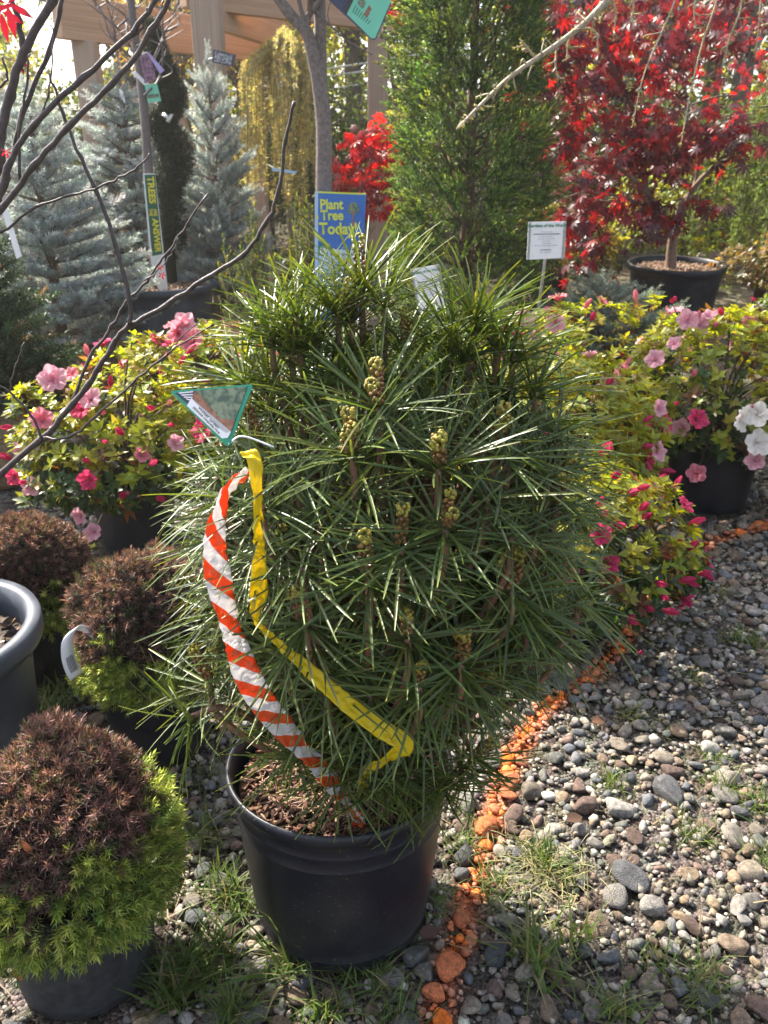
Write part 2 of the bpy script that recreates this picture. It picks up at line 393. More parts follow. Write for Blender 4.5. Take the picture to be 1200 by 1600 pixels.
gP[:, 2] += np.where(near, rng.normal(0, 0.004, len(gP)), 0) - 0.004
nx, ny = len(gx), len(gy)
ii = (np.arange(ny - 1)[:, None] * nx + np.arange(nx - 1)).ravel()
gT = np.concatenate([np.stack([ii, ii + 1, ii + nx + 1], 1), np.stack([ii, ii + nx + 1, ii + nx], 1)])
gC = jitter((0.075, 0.066, 0.055), len(gP), 0.35)
gC = np.where((gP[:, 1] > 4.2)[:, None], jitter((0.10, 0.085, 0.06), len(gP), 0.35), gC)
pd = paint_dist(gP); k = np.clip(1.2 - pd / 0.035, 0, 1) * rng.uniform(0, 1, len(gP))
gC = gC * (1 - k[:, None]) + ORANGE * 0.6 * k[:, None]
gmb = MB().add(gP, gT, gC)
ground = obj('ground', gmb, M_GROUND, kind='structure')

# gravel: big stones one by one, the rest as one mass
V3, T3 = ico(3); V2, T2 = ico(2); V1, T1 = ico(1)
def stone_shape(V, g, ang):
    d = np.ones(len(V))
    for _ in range(5):
        k = norm(g.normal(size=3)); f = g.uniform(0.8, 2.4); d += 0.07 * np.sin(f * (V @ k) * 2 + g.uniform(0, 6))
    W = V * d[:, None]
    for _ in range(ang):                                        # flat broken faces
        k = norm(g.normal(size=3)); h = g.uniform(0.45, 0.78); over = np.clip(W @ k - h, 0, None); W = W - over[:, None] * k * 0.85
    return W * np.array([1, g.uniform(0.68, 0.95), g.uniform(0.42, 0.7)])
SG = np.random.default_rng(5)
stone_meshes = [make_mesh('stone', stone_shape(V3, SG, 2 + i % 6), T3) for i in range(14)]
for me in stone_meshes: me.materials.append(M_STONE)
STONES = np.array([.85, .78, .70]) * np.array([(0.19, 0.19, 0.19), (0.13, 0.14, 0.16), (0.10, 0.115, 0.14), (0.22, 0.2, 0.175), (0.25, 0.24, 0.22), (0.19, 0.15, 0.12), (0.15, 0.11, 0.10), (0.12, 0.13, 0.13), (0.24, 0.19, 0.14), (0.33, 0.33, 0.33)])
def in_view(P, m=60):
    q = P - CAM; d = q @ F_; u = 600 + FPX * q[:, 0] / d; v = 800 - FPX * (q @ U_) / d
    return (u > -m) & (u < 1200 + m) & (v > 0) & (v < 1600 + m)
def clear_of_pots(P, extra=0.0):
    ok = np.ones(len(P), bool)
    for x, y, r in POTS: ok &= np.hypot(P[:, 0] - x, P[:, 1] - y) > r + extra
    return ok
placed = []; cell = {}
def try_place(x, y, r, slack=0.74):
    gxk, gyk = int(x // 0.08), int(y // 0.08)
    for i in (-1, 0, 1):
        for j in (-1, 0, 1):
            for (a, b, c) in cell.get((gxk + i, gyk + j), ()):
                if (a - x) ** 2 + (b - y) ** 2 < (slack * (r + c)) ** 2: return False
    cell.setdefault((gxk, gyk), []).append((x, y, r)); return True
spec = []
hand = [(1045, 1235, 27), (965, 1392, 26), (930, 1437, 26), (955, 1487, 21), (1032, 1180, 20), (1150, 1472, 24), (1133, 1508, 16), (1148, 1303, 22), (1024, 1410, 24), (704, 1500, 30), (683, 1540, 20), (690, 1580, 20),
        (650, 1482, 22), (778, 1480, 24), (860, 1568, 20), (1105, 1550, 24), (1160, 1590, 22), (790, 1590, 18), (735, 1560, 20), (925, 1570, 18), (395, 1572, 30), (360, 1445, 20), (410, 1500, 19), (300, 1425, 20), (280, 1432, 20),
        (330, 1275, 20), (272, 1360, 16), (300, 1400, 18), (275, 1260, 14), (350, 1540, 18), (440, 1590, 20), (445, 1480, 14), (128, 1135, 18), (150, 1120, 16), (70, 566, 14), (98, 566, 16), (1060, 1140, 16), (1130, 1140, 18), (1000, 1130, 15),
        (1095, 1030, 16), (1150, 1060, 15), (1110, 1000, 12), (1010, 1060, 14), (800, 1215, 18), (795, 1180, 14), (775, 1255, 12), (760, 1310, 12), (1180, 1400, 18), (1085, 1440, 16), (1075, 1360, 16), (990, 1300, 16), (880, 1330, 15), (905, 1290, 14), (870, 1180, 15)]
for u, v, rp in hand:
    p = at_z(u, v, 0.02); d = (p - CAM) @ F_; spec.append((p[0], p[1], rp * d / FPX * 1.05))
while len(spec) < 9000:
    x, y = rng.uniform(-1.5, 2.0), rng.uniform(0.85, 3.6) ** 1.0
    spec.append((x, y, float(np.clip(rng.lognormal(math.log(0.0175), 0.42), 0.010, 0.036))))
parts_n = 0; mass = MB(); cand = []
for x, y, r in spec:
    P = np.array([[x, y, 0.0]])
    if not in_view(P)[0] or not clear_of_pots(P, r * 0.8)[0]: continue
    if not try_place(x, y, r): continue
    cand.append((x, y, r))
cand.sort(key=lambda c: -c[2] / math.hypot(c[1], 1.43))
def stone_colour(x, y, g=SG):
    c = STONES[g.integers(0, len(STONES))] * g.uniform(0.75, 1.2)
    d = paint_dist(np.array([[x, y]]))[0]
    k = float(np.clip(1.3 - d / 0.025, 0, 1)) * float(g.uniform(0.5, 1.15)) if d < 0.05 else 0.0
    k *= float(np.clip(.62 + .75 * math.sin(31 * y + 9 * x) * math.sin(13 * y + 1.0), .3, 1))
    k = k ** .6 if k > .12 else 0.0
    return c * (1 - k) + ORANGE * k, k
rest = []
for (x, y, r) in cand:
    if parts_n >= 300 or r < 0.011: rest.append((x, y, r)); continue
    o = bpy.data.objects.new('stone', stone_meshes[parts_n % 14]); COL.objects.link(o); o.parent = ground
    c, k = stone_colour(x, y); o.color = (*c, 1)
    o.scale = (r, r, r); o.location = (x, y, float(rise(x, y)) + r * 0.28); o.rotation_euler = (SG.normal(0, .2), SG.normal(0, .2), SG.uniform(0, 6.28))
    if k > 0.5: o['label'] = 'stone sprayed with orange marking paint'
    parts_n += 1
def add_mass(lst, lo):
    P = np.array([(x, y, float(rise(x, y)) + r * 0.3) for x, y, r in lst]); r = np.array([l[2] for l in lst]); n = len(lst)
    C = np.array([stone_colour(x, y)[0] for x, y, _ in lst])
    var = [stone_shape(V2, SG, 2 + i % 5) for i in range(8)]
    pick = SG.integers(0, 8, n); d = SG.normal(0, .25, (n, 3)); d[:, 2] = 1
    M = frames(d, SG.uniform(0, 6.28, n)) * r[:, None, None]
    for i in range(8):
        s = pick == i; mass.scatter((var[i], T2, None), M[s], P[s], C[s])
add_mass(rest, False)
# fine pebbles fill the gaps
n = 30000
x = rng.uniform(-1.6, 2.2, n); y = 0.85 + 3.2 * rng.uniform(0, 1, n) ** 1.35; r = np.clip(rng.lognormal(math.log(0.0062), 0.38, n), 0.003, 0.013) * (0.8 + 0.25 * y)
P = np.stack([x, y, 0 * x], 1); ok = in_view(P) & clear_of_pots(P, 0.0); x, y, r = x[ok], y[ok], r[ok]
FINE = np.array([.78, .72, .64]) * np.array([(0.28, 0.27, 0.255), (0.22, 0.21, 0.2), (0.16, 0.155, 0.15), (0.4, 0.39, 0.37), (0.25, 0.21, 0.17), (0.12, 0.12, 0.125)])
P = np.stack([x, y, rise(x, y) + r * 0.35], 1); C = jitter(FINE[rng.integers(0, 6, len(x))], len(x), 0.2)
pdist = paint_dist(P); k = np.where(pdist < 0.05, np.clip(1.3 - pdist / 0.033, 0, 1) * rng.uniform(0.3, 1, len(x)), 0)[:, None]
C = C * (1 - k) + ORANGE * k
V0, T0 = ico(1); d = rng.normal(0, .4, (len(x), 3)); d[:, 2] = 1
M = frames(d, rng.uniform(0, 6.28, len(x))) * r[:, None, None]
for i in range(6):
    s = np.arange(len(x)) % 6 == i; mass.scatter((stone_shape(V0, SG, 2), T0, None), M[s], P[s], C[s])
gravel = obj('gravel', mass, M_PEBBLE, kind='stuff'); gravel['label'] = 'loose grey and tan gravel covering the nursery yard'; gravel['category'] = 'gravel'

# grass between the stones, dry straw
def blade_t(n=3): return leaf(1.0, 0.05, n, 0.3, 0.45, wf=lambda t: 1 - 0.9 * t ** 1.5)
BL = [blade_t(), leaf(1.0, 0.04, 3, 0.3, 0.15, wf=lambda t: 1 - 0.92 * t ** 1.5), leaf(1.0, 0.045, 4, 0.3, 0.8, wf=lambda t: 1 - 0.9 * t)]
gr = MB()
def tuft(p, n, h, spread, cols):
    a = rng.uniform(0, 6.28, n); tilt = np.abs(rng.normal(0.55, 0.35, n))
    d = np.stack([np.sin(tilt) * np.cos(a), np.sin(tilt) * np.sin(a), np.cos(tilt)], 1)
    P = np.stack([p[0] + rng.normal(0, spread, n), p[1] + rng.normal(0, spread, n), np.full(n, p[2])], 1)
    L = h * rng.uniform(0.5, 1.25, n); M = frames(d, rng.normal(0, .3, n)) * L[:, None, None]; M[:, :, 0] *= rng.uniform(0.8, 1.7, n)[:, None]
    c = jitter(np.asarray(cols)[rng.integers(0, len(cols), n)], n, 0.25)
    for i in range(3): s = np.arange(n) % 3 == i; gr.scatter(BL[i], M[s], P[s], c[s])
GC = [(0.08, 0.13, 0.03), (0.11, 0.165, 0.04), (0.065, 0.105, 0.025), (0.2, 0.19, 0.09)]
for u, v, n, h in [(1085, 1310, 70, .05), (770, 1390, 70, .05), (840, 1350, 110, .06), (880, 1370, 60, .05), (720, 1330, 40, .05), (1100, 1530, 60, .05), (1085, 1560, 40, .05), (830, 1490, 30, .09), (840, 1520, 30, .1), (960, 1590, 40, .08), (1130, 1240, 100, .05), (1180, 1260, 90, .05),
                   (1110, 1190, 60, .045), (990, 1125, 60, .05), (1030, 1140, 40, .04), (1080, 1065, 50, .04), (1150, 1000, 50, .05), (1180, 1010, 50, .05), (1125, 930, 40, .04), (960, 1230, 50, .05), (350, 1390, 80, .06), (370, 1410, 60, .06), (320, 1310, 30, .09), (300, 1320, 26, .07), (340, 1500, 60, .08), (300, 1530, 80, .08),
                   (370, 1590, 120, .06), (270, 1560, 60, .08), (440, 1520, 30, .1), (475, 1470, 16, .14), (560, 1520, 60, .06), (600, 1540, 40, .06), (500, 1590, 60, .06), (620, 1600, 50, .06), (80, 1110, 60, .08), (100, 1085, 50, .08), (60, 1130, 40, .08), (140, 1090, 30, .06), (740, 1300, 40, .04),
                   (900, 1480, 20, .1), (1020, 1500, 24, .06), (1190, 1350, 50, .05), (330, 1215, 30, .05), (690, 1410, 40, .04), (30, 700, 50, .1), (20, 690, 60, .12), (480, 1500, 40, .07), (660, 1420, 30, .05), (280, 1500, 40, .06)]:
    tuft(at_z(u, v, 0.0), int(n * 1.3), h * 1.15, 0.02, GC)
for _ in range(120):
    p = np.array([rng.uniform(-1.2, 1.6), rng.uniform(0.95, 3.4), 0.0])
    if clear_of_pots(p[None], 0.02)[0]: tuft(p, rng.integers(5, 16), rng.uniform(.025, .05), 0.012, GC)
n = 420; P = np.stack([rng.uniform(-1.2, 1.6, n), rng.uniform(0.95, 3.2, n), np.full(n, 0.018)], 1); ok = clear_of_pots(P); P = P[ok]; n = len(P)
d = rng.normal(size=(n, 3)); d[:, 2] *= 0.12
gr.scatter(BL[1], frames(d) * rng.uniform(.02, .09, n)[:, None, None], P, jitter((0.30, 0.24, 0.14), n, .4))
for c in [(875, 1360), (820, 1340), (850, 1390)]:
    p = at_z(*c, 0.02); n = 90; P = p + rng.normal(0, 0.05, (n, 3)) * [1, 1, 0.1]; d = rng.normal(size=(n, 3)); d[:, 2] = np.abs(d[:, 2]) * .3
    gr.scatter(BL[0], frames(d) * rng.uniform(.02, .05, n)[:, None, None], P, jitter((0.32, 0.29, 0.16), n, .35))
tag(obj('grass', gr, M_GRASS, kind='stuff'), 'sparse grass tufts and dry straw growing through the gravel', 'grass')
# a few fallen leaves on the gravel
LF = leaf(1.0, 0.62, 4, 0.25, 0.3)
for i, (u, v, c, w) in enumerate([(655, 1462, (0.06, 0.03, 0.025), 'dark brown'), (925, 1128, (0.1, 0.05, 0.03), 'brown'), (885, 1282, (0.08, 0.045, 0.03), 'small brown')]):
    p = at_z(u, v, 0.035); mb = MB(); mb.scatter(LF, frames(np.array([[1.0, .4, .1]]), np.array([.3])) * 0.045, p[None], np.array([c]))
    o = obj('fallen_leaf', mb, M_LITTER); tag(o, ['dark brown curled leaf lying by the orange painted stones', 'brown curled leaf lying on gravel in the shade', 'small brown leaf lying between pebbles beside grass'][i], 'leaf', 'fallen leaves on the gravel')

# ------------------------------------------------------------------ the umbrella pine in its pot
PG = np.random.default_rng(21)
pine = thing('potted_umbrella_pine', 'large rounded umbrella pine with long glossy needles in a black nursery pot', 'potted pine', PINE)
TILT = 0.035
mb = MB().lathe(pot_profile(0.217, 0.362, 0.168, 0.008, 0.005, 0.05, 0.024, groove=(0.83, 0.72, 0.1)), 72)
for v in mb.V: v[:, 1] += 0; v[:, 2] += np.where(v[:, 2] > 0.02, TILT * 0.0, 0)
pot = obj('pot', mb, M_POT, pine, local=True); pot.rotation_euler = (R(-3.5), 0, 0)
mb = MB(); soil_disc(mb, (0, 0), 0.193, 0.315, PG, (0.06, 0.035, 0.025), 0.006)
chips(mb, (0, 0), 0.182, 0.318, 2200, PG, MULCH, (0.006, 0.026))
n = 420; ra = .15 * np.sqrt(PG.random(n)); an = PG.uniform(0, 6.28, n); P = np.stack([ra * np.cos(an), ra * np.sin(an), PG.uniform(.322, .335, n)], 1); d = PG.normal(size=(n, 3)); d[:, 2] *= .15
mb.scatter(BL[1], frames(d) * PG.uniform(.02, .055, n)[:, None, None], P, jitter((0.3, 0.21, 0.14), n, .5))
obj('soil', mb, M_SOIL, pine, local=True).rotation_euler = (R(-3.5), 0, 0)

CC = np.array([0.012, 1.27, 0.80]); CR = np.array([0.255, 0.245, 0.325])
def crown_hit(u, v, k=1.0):
    """front point of the crown's tip surface along a pixel's ray (closest approach if it misses)"""
    d = ray(u, v); o = (CAM - CC) / (CR * k); dd = d / (CR * k)
    a = dd @ dd; b = o @ dd; c = o @ o - 1; disc = b * b - a * c
    t = (-b - math.sqrt(disc)) / a if disc > 0 else -b / a
    return CAM + d * t
def pine_needle():
    n = 6; t = np.linspace(0, 1, n + 1)
    w = np.array([0.7, 1, 1, 1, .95, .8, 0.25]) * 0.5; V = []; C = []
    for i in range(n + 1):
        V += [(-w[i], 0.28 * w[i], t[i]), (0, -0.3 * w[i], t[i]), (w[i], 0.28 * w[i], t[i])]
        s = np.array([1.0, 1, 1]) if t[i] < 0.9 else np.array([2.4, 2.0, 1.2])
        C += [s * 1.05, s * 0.8, s * 1.05]
    T = []
    for i in range(n):
        a = i * 3
        for k in (0, 1): T += [(a + k, a + k + 1, a + k + 4), (a + k, a + k + 4, a + k + 3)]
    return np.array(V), np.array(T), np.array(C)
PN = pine_needle()
def whorl_mesh(seed, open_):
    g = np.random.default_rng(seed); n = int(g.integers(30, 38)); mb = MB()
    ph = np.arange(n) * 2.39996 + g.uniform(0, 6); th = np.clip(g.normal(R(64 if open_ else 50), R(11), n), R(14), R(92))
    L = g.uniform(0.105, 0.15, n); W = g.uniform(0.0030, 0.0043, n)
    base = np.array([0.074, 0.112, 0.03]); sag = g.uniform(0.05, 0.26, n) * L
    for i in range(n):
        d = np.array([math.sin(th[i]) * math.cos(ph[i]), math.sin(th[i]) * math.sin(ph[i]), math.cos(th[i])])
        M = frames(d[None], np.array([g.normal(0, .35)]))[0]
        V = PN[0] * np.array([W[i], W[i], L[i]])
        curve = np.zeros_like(V); curve[:, 1] = -sag[i] * PN[0][:, 2] ** 2          # bends back, away from the shoot's axis
        V = (V + curve) @ M.T + np.array([0, 0, g.uniform(-0.012, 0.006)])
        c = base * g.uniform(0.7, 1.3) * (np.array([1.25, 1.05, .8]) if g.random() < .2 else np.ones(3)) * g.uniform(0.92, 1.08, 3)
        mb.add(V, PN[1], PN[2] * c)
    me = mb.mesh('needle_whorl'); me.materials.append(M_NEEDLE); return me
WH = [whorl_mesh(100 + i, i % 3 != 0) for i in range(12)]
def bud_mesh(seed, k):
    g = np.random.default_rng(seed); mb = MB(); B, BT = V1 * 1.0, T1
    for s in range(k):
        L = g.uniform(0.022, 0.042) * (1 if s == 0 else 0.75); lean = norm(np.array([g.normal(0, .3) * (s > 0), g.normal(0, .3) * (s > 0), 1.0])); off = np.array([g.normal(0, .006), g.normal(0, .006), 0.0]) * (s > 0)
        m = int(L / 0.0013); t = np.arange(m) / m; ph = np.arange(m) * 2.39996; rr = 0.0042 + 0.0012 * np.sin(t * 3)
        fx = frames(lean[None])[0]
        P = (np.stack([rr * np.cos(ph), rr * np.sin(ph), t * L], 1)) @ fx.T + off
        c = np.where((t > 0.8)[:, None], np.array([[0.25, 0.17, 0.03]]), np.array([[0.17, 0.085, 0.025]]))
        mb.scatter((V2 * 0.0022 * np.array([1, 1, 1.2]), T2, None), np.tile(np.eye(3), (m, 1, 1)), P, jitter(c, m, .35, g))
        q = 26; dd = norm(np.abs(g.normal(size=(q, 3))) * np.sign(g.normal(size=(q, 3))) * np.array([1, 1, .6]) + np.array([0, 0, .4])); 
        mb.scatter((V2 * 0.0019, T2, None), np.tile(np.eye(3), (q, 1, 1)), (dd * 0.0062 + np.array([0, 0, L + .002])) @ fx.T + off, jitter((0.27, 0.22, 0.035), q, .35, g))
    me = mb.mesh('bud_cluster'); me.materials.append(M_BUD); return me
BUDS = [bud_mesh(50 + i, k) for i, k in enumerate((2, 1, 3, 2))]

def to_euler(z, roll):
    M = frames(np.asarray(z, float)[None], np.array([roll]))[0]
    from mathutils import Matrix
    return Matrix(M.tolist()).to_euler()
tips = []
lead = [(630, 545), (565, 450), (550, 505), (455, 545), (593, 640), (405, 695), (552, 715), (685, 735), (695, 830), (575, 905), (478, 975), (637, 1000), (330, 1070), (740, 1180), (720, 1040), (655, 1075), (800, 925), (880, 720), (770, 620), (500, 820), (350, 850), (440, 1120),
        (560, 1165), (850, 850), (860, 1010), (790, 1060), (625, 860), (760, 780), (340, 960), (640, 1190), (510, 1060), (700, 560), (600, 1215), (690, 1225), (520, 1190), (300, 1120), (900, 940), (660, 1130), (420, 1040), (360, 780), (740, 500), (600, 478), (528, 488), (495, 525), (705, 530), (420, 600), (800, 560), (425, 528), (385, 600), (775, 545), (835, 615), (868, 680), (465, 500), (740, 520)]
for i, (u, v) in enumerate(lead):
    p = crown_hit(u, v, 1.07 if i < 17 or i == 26 else 1.02); nrm = norm((p - CC) / CR ** 2); tips.append((p, nrm, i < 17 or i == 26))
for q in ((-.07, 1.09, .47), (.045, 1.08, .485), (-.15, 1.13, .5), (.13, 1.12, .47), (-.01, 1.075, .52)):
    tips.append((np.array(q), norm(np.array([(q[0] + .03) * 1.5, -1.0, -.35])), False))
cnt = 0
while cnt < 175:
    d = rand_dir(1, PG)[0]
    if d[2] < -0.72: continue
    k = PG.choice([1.0, 0.93, 0.8, 0.66], p=[.56, .26, .12, .06]) * PG.uniform(0.95, 1.04)
    p = CC + CR * d * k * np.array([1, 1, 1]) * np.array([1.0 + .22 * math.exp(-((d[2] - .55) / .35) ** 2) + .02 * math.exp(-((d[2] + .3) / .3) ** 2)] * 2 + [1.0 - .05 * max(0, d[2])])
    if d[2] < -0.1 : p[:2] -= (CC[:2] - PINE[:2]) * 0.35 * (-d[2])
    if min(np.linalg.norm(p - t[0]) for t in tips[:17]) < 0.085 or min(np.linalg.norm(p - t[0]) for t in tips) < 0.052: continue
    if d[1] < -.55 and abs(d[2] - .05) < .4 and abs(d[0]) < .55 and PG.random() < .55: continue
    tips.append((p, norm(d / CR), False)); cnt += 1
TRK = bezier([PINE + (0.035, 0.01, 0.31), PINE + (0.05, 0.01, 0.45), (0.0, 1.262, 0.62), (0.02, 1.26, 0.85), (0.03, 1.27, 1.0)], 6)
stems = MB(); stems.tube(TRK, np.linspace(0.02, 0.007, len(TRK)), 8, (0.13, 0.075, 0.05))
nb = 0
for i, (p, nrm, bud) in enumerate(tips):
    ax = norm(nrm * (0.45 if bud else 0.7) + np.array([0, 0, 0.75 if bud else .55]) + PG.normal(0, .1, 3))
    if p[2] < 0.62: ax = norm(nrm * 0.9 + np.array([0, 0, 0.12]) + PG.normal(0, .12, 3))
    me = WH[(i % 4) * 3 if p[2] > 1.02 else [1, 2, 4, 5, 7, 8, 10, 11][i % 8]]; o = bpy.data.objects.new('needle_whorl', me); COL.objects.link(o); o.parent = pine
    o.location = [float(q) for q in (p - PINE)]; o.rotation_euler = to_euler(ax, PG.uniform(0, 6.28)); s = PG.uniform(0.9, 1.08) if i >= len(lead) else 1.05; o.scale = (s, s, s)
    if i < len(lead) + 50 and i % 2 == 0:                          # last year's whorl lower on the same shoot
        q = p - ax * PG.uniform(0.045, 0.07); w = bpy.data.objects.new('needle_whorl', WH[(i + 5) % 12]); COL.objects.link(w); w.parent = pine
        w.location = [float(t) for t in (q - PINE)]; w.rotation_euler = to_euler(ax, PG.uniform(0, 6.28)); w.scale = (.98, .98, .98)
    if bud or (i >= len(lead) and PG.random() < 0.1):
        b = bpy.data.objects.new('bud_cluster', BUDS[nb % 4]); COL.objects.link(b); b.parent = pine; nb += 1
        up = norm(ax * .5 + np.array([0, 0, .8])); b.location = [float(t) for t in (p + up * 0.014 - PINE)]; b.rotation_euler = to_euler(up, PG.uniform(0, 6)); s = PG.uniform(1.05, 1.5); b.scale = (s, s, s)
    # the twig that carries it
    j = int(np.clip((p[2] - 0.42) / 0.75, 0.02, 0.9) * 0.7 * (len(TRK) - 1)); a = TRK[j]
    j = int(j * .6); a = TRK[j]; m1 = np.array([a[0] * .45 + p[0] * .55, a[1] * .45 + p[1] * .55, a[2] * .45 + (p[2] - .13) * .55]); m2 = p - np.array([0, 0, .075]) - nrm * .012
    if p[2] < .62: m1 = a * .55 + p * .45 + np.array([0, 0, .02]); m2 = p - ax * .06
    B = bezier([a, m1, m2, p + ax * 0.004], 5); stems.tube(B, np.linspace(0.0085, 0.0048, len(B)), 6, jitter((0.2, 0.105, 0.07), 1, .25, PG)[0])
obj('trunk', stems, M_TWIG, pine)

# ------------------------------------------------------------------ tapes and tag on the pine
def ribbon(name, pts, width, mat, label, cat, twist, group=None, nsub=22):
    C = bezier(pts, nsub); t = norm(np.gradient(C, axis=0)); m = len(C)
    tw = np.interp(np.linspace(0, 1, m), np.linspace(0, 1, len(twist)), [q[0] for q in twist]); wd = np.interp(np.linspace(0, 1, m), np.linspace(0, 1, len(twist)), [q[1] for q in twist]) * width
    arc = np.concatenate([[0], np.cumsum(np.linalg.norm(np.diff(C, axis=0), axis=1))]); K = 9
    V = []; uv = []
    for i in range(m):
        side = norm(np.cross(t[i], norm(CAM - C[i]))); nrm = np.cross(side, t[i]); a = tw[i]
        s2 = side * math.cos(a) + nrm * math.sin(a); n2 = np.cross(s2, t[i])
        for j in range(K):
            f = j / (K - 1) - .5; cr = 0.05 * width * (math.sin(arc[i] * 260 + 7 * f + 3 * math.sin(arc[i] * 47)) + .8 * math.sin(arc[i] * 95 - 11 * f)) + .02 * width * math.sin(arc[i] * 420 + 14 * f * math.sin(arc[i] * 33))
            V.append(C[i] + s2 * wd[i] * f + n2 * (0.04 * width * abs(2 * f) + cr)); uv.append((arc[i], f * width))
    T = []
    for i in range(m - 1):
        for j in range(K - 1):
            a = i * K + j; T += [(a, a + 1, a + K + 1), (a, a + K + 1, a + K)]
    uv = np.array(uv); mb = MB().add(V, T, np.stack([uv[:, 0], uv[:, 1], 0 * uv[:, 0]], 1))
    o = obj(name, mb, mat); mod = o.modifiers.new('thickness', 'SOLIDIFY'); mod.thickness = 0.0002
    return tag(o, label, cat, group)
def mat_tape(name, striped):
    m, N, L, b = newmat(name); b.inputs['Roughness'].default_value = 0.3
    tr = N.new('ShaderNodeBsdfTranslucent'); mix = N.new('ShaderNodeMixShader'); mix.inputs['Fac'].default_value = 0.45
    if striped:
        at = N.new('ShaderNodeVertexColor'); at.layer_name = 'Col'; sp = N.new('ShaderNodeSeparateXYZ'); L.new(at.outputs['Color'], sp.inputs[0])
        ad = N.new('ShaderNodeMath'); ad.operation = 'MULTIPLY_ADD'; ad.inputs[1].default_value = 1.35; L.new(sp.outputs['Y'], ad.inputs[0]); L.new(sp.outputs['X'], ad.inputs[2])
        fr = N.new('ShaderNodeMath'); fr.operation = 'MULTIPLY'; fr.inputs[1].default_value = 1 / 0.062; L.new(ad.outputs[0], fr.inputs[0])
        f2 = N.new('ShaderNodeMath'); f2.operation = 'FRACT'; L.new(fr.outputs[0], f2.inputs[0])
        gt = N.new('ShaderNodeMath'); gt.operation = 'GREATER_THAN'; gt.inputs[1].default_value = 0.5; L.new(f2.outputs[0], gt.inputs[0])
        mx = N.new('ShaderNodeMix'); mx.data_type = 'RGBA'; mx.inputs['A'].default_value = (0.75, 0.72, 0.72, 1); mx.inputs['B'].default_value = (0.75, 0.13, 0.03, 1)
        L.new(gt.outputs[0], mx.inputs['Factor']); L.new(mx.outputs['Result'], b.inputs['Base Color']); L.new(mx.outputs['Result'], tr.inputs['Color'])
    else:
        for q in (b.inputs['Base Color'], tr.inputs['Color']): q.default_value = (0.8, 0.63, 0.012, 1)
    L.new(b.outputs[0], mix.inputs[1]); L.new(tr.outputs[0], mix.inputs[2]); L.new(mix.outputs[0], N['Material Output'].inputs['Surface'])
    return m
M_TAPE_OR, M_TAPE_YE = mat_tape('orange striped tape', True), mat_tape('yellow tape', False)
def hang(u, v, y): return at_y(u, v, y + .048)
ribbon('striped_tape', [hang(388, 735, 1.0), hang(357, 762, 0.985), hang(338, 815, .975), hang(337, 880, .965), hang(352, 950, .96), hang(372, 1020, .955), hang(402, 1085, .96), hang(445, 1140, .98), hang(490, 1190, 1.0), hang(525, 1232, 1.03), hang(545, 1258, 1.07), hang(560, 1285, 1.08), hang(556, 1262, 1.05)],
       0.035, M_TAPE_OR, 'orange and white striped marking tape tied round the umbrella pine', 'tape', [(0.5, .45), (1.0, .6), (.5, .85), (.1, 1.05), (.75, .95), (.1, 1.1), (-.3, 1.1), (.7, .9), (.2, .85), (1.15, .6), (.5, .7), (.9, 1)])
ribbon('yellow_tape', [hang(384, 705, 1.0), hang(398, 722, .985), hang(402, 790, .97), hang(404, 860, .965), hang(404, 925, .96), hang(400, 968, .95), hang(428, 1000, .945), hang(480, 1045, .94), hang(540, 1098, .94), hang(590, 1135, .945), hang(632, 1165, .95), hang(600, 1188, .97), hang(572, 1205, 1.0), hang(566, 1240, 1.05)],
       0.024, M_TAPE_YE, 'bright yellow plastic ribbon tied diagonally across the umbrella pine', 'tape', [(.6, .8), (.2, .8), (.9, .7), (.6, .8), (.3, 1.15), (1.1, .7), (.9, .55), (.5, .9), (.3, 1.05), (.2, 1.15), (.3, 1.2), (1.2, .9), (.4, .8), (.6, .6)])

def plate(name, pts, thick, mat, parent=None, off=0.0):
    """flat polygon (world points, convex, seen from the camera) given thickness; off lifts it towards the viewer"""
    P = np.array(pts, float); c = P.mean(0); nr = norm(np.cross(P[1] - P[0], P[2] - P[0]))
    if nr @ (CAM - c) < 0: nr = -nr
    A = P + nr * off; B = P + nr * (off - thick); n = len(P); V = np.concatenate([A, B]); T = []
    for i in range(1, n - 1): T += [(0, i, i + 1), (n, n + i + 1, n + i)]
    for i in range(n): j = (i + 1) % n; T += [(i, j + n, j), (i, i + n, j + n)]
    me = MB().add(V, T); return obj(name, me, mat, parent, smooth=False)
def rounded(pts, r, k=4):
    P = np.array(pts, float); out = []
    for i in range(len(P)):
        a, b, c = P[i - 1], P[i], P[(i + 1) % len(P)]; p, q = b + norm(a - b) * r, b + norm(c - b) * r
        for t in np.linspace(0, 1, k): out.append((1 - t) ** 2 * p + 2 * t * (1 - t) * b + t * t * q)
    return out
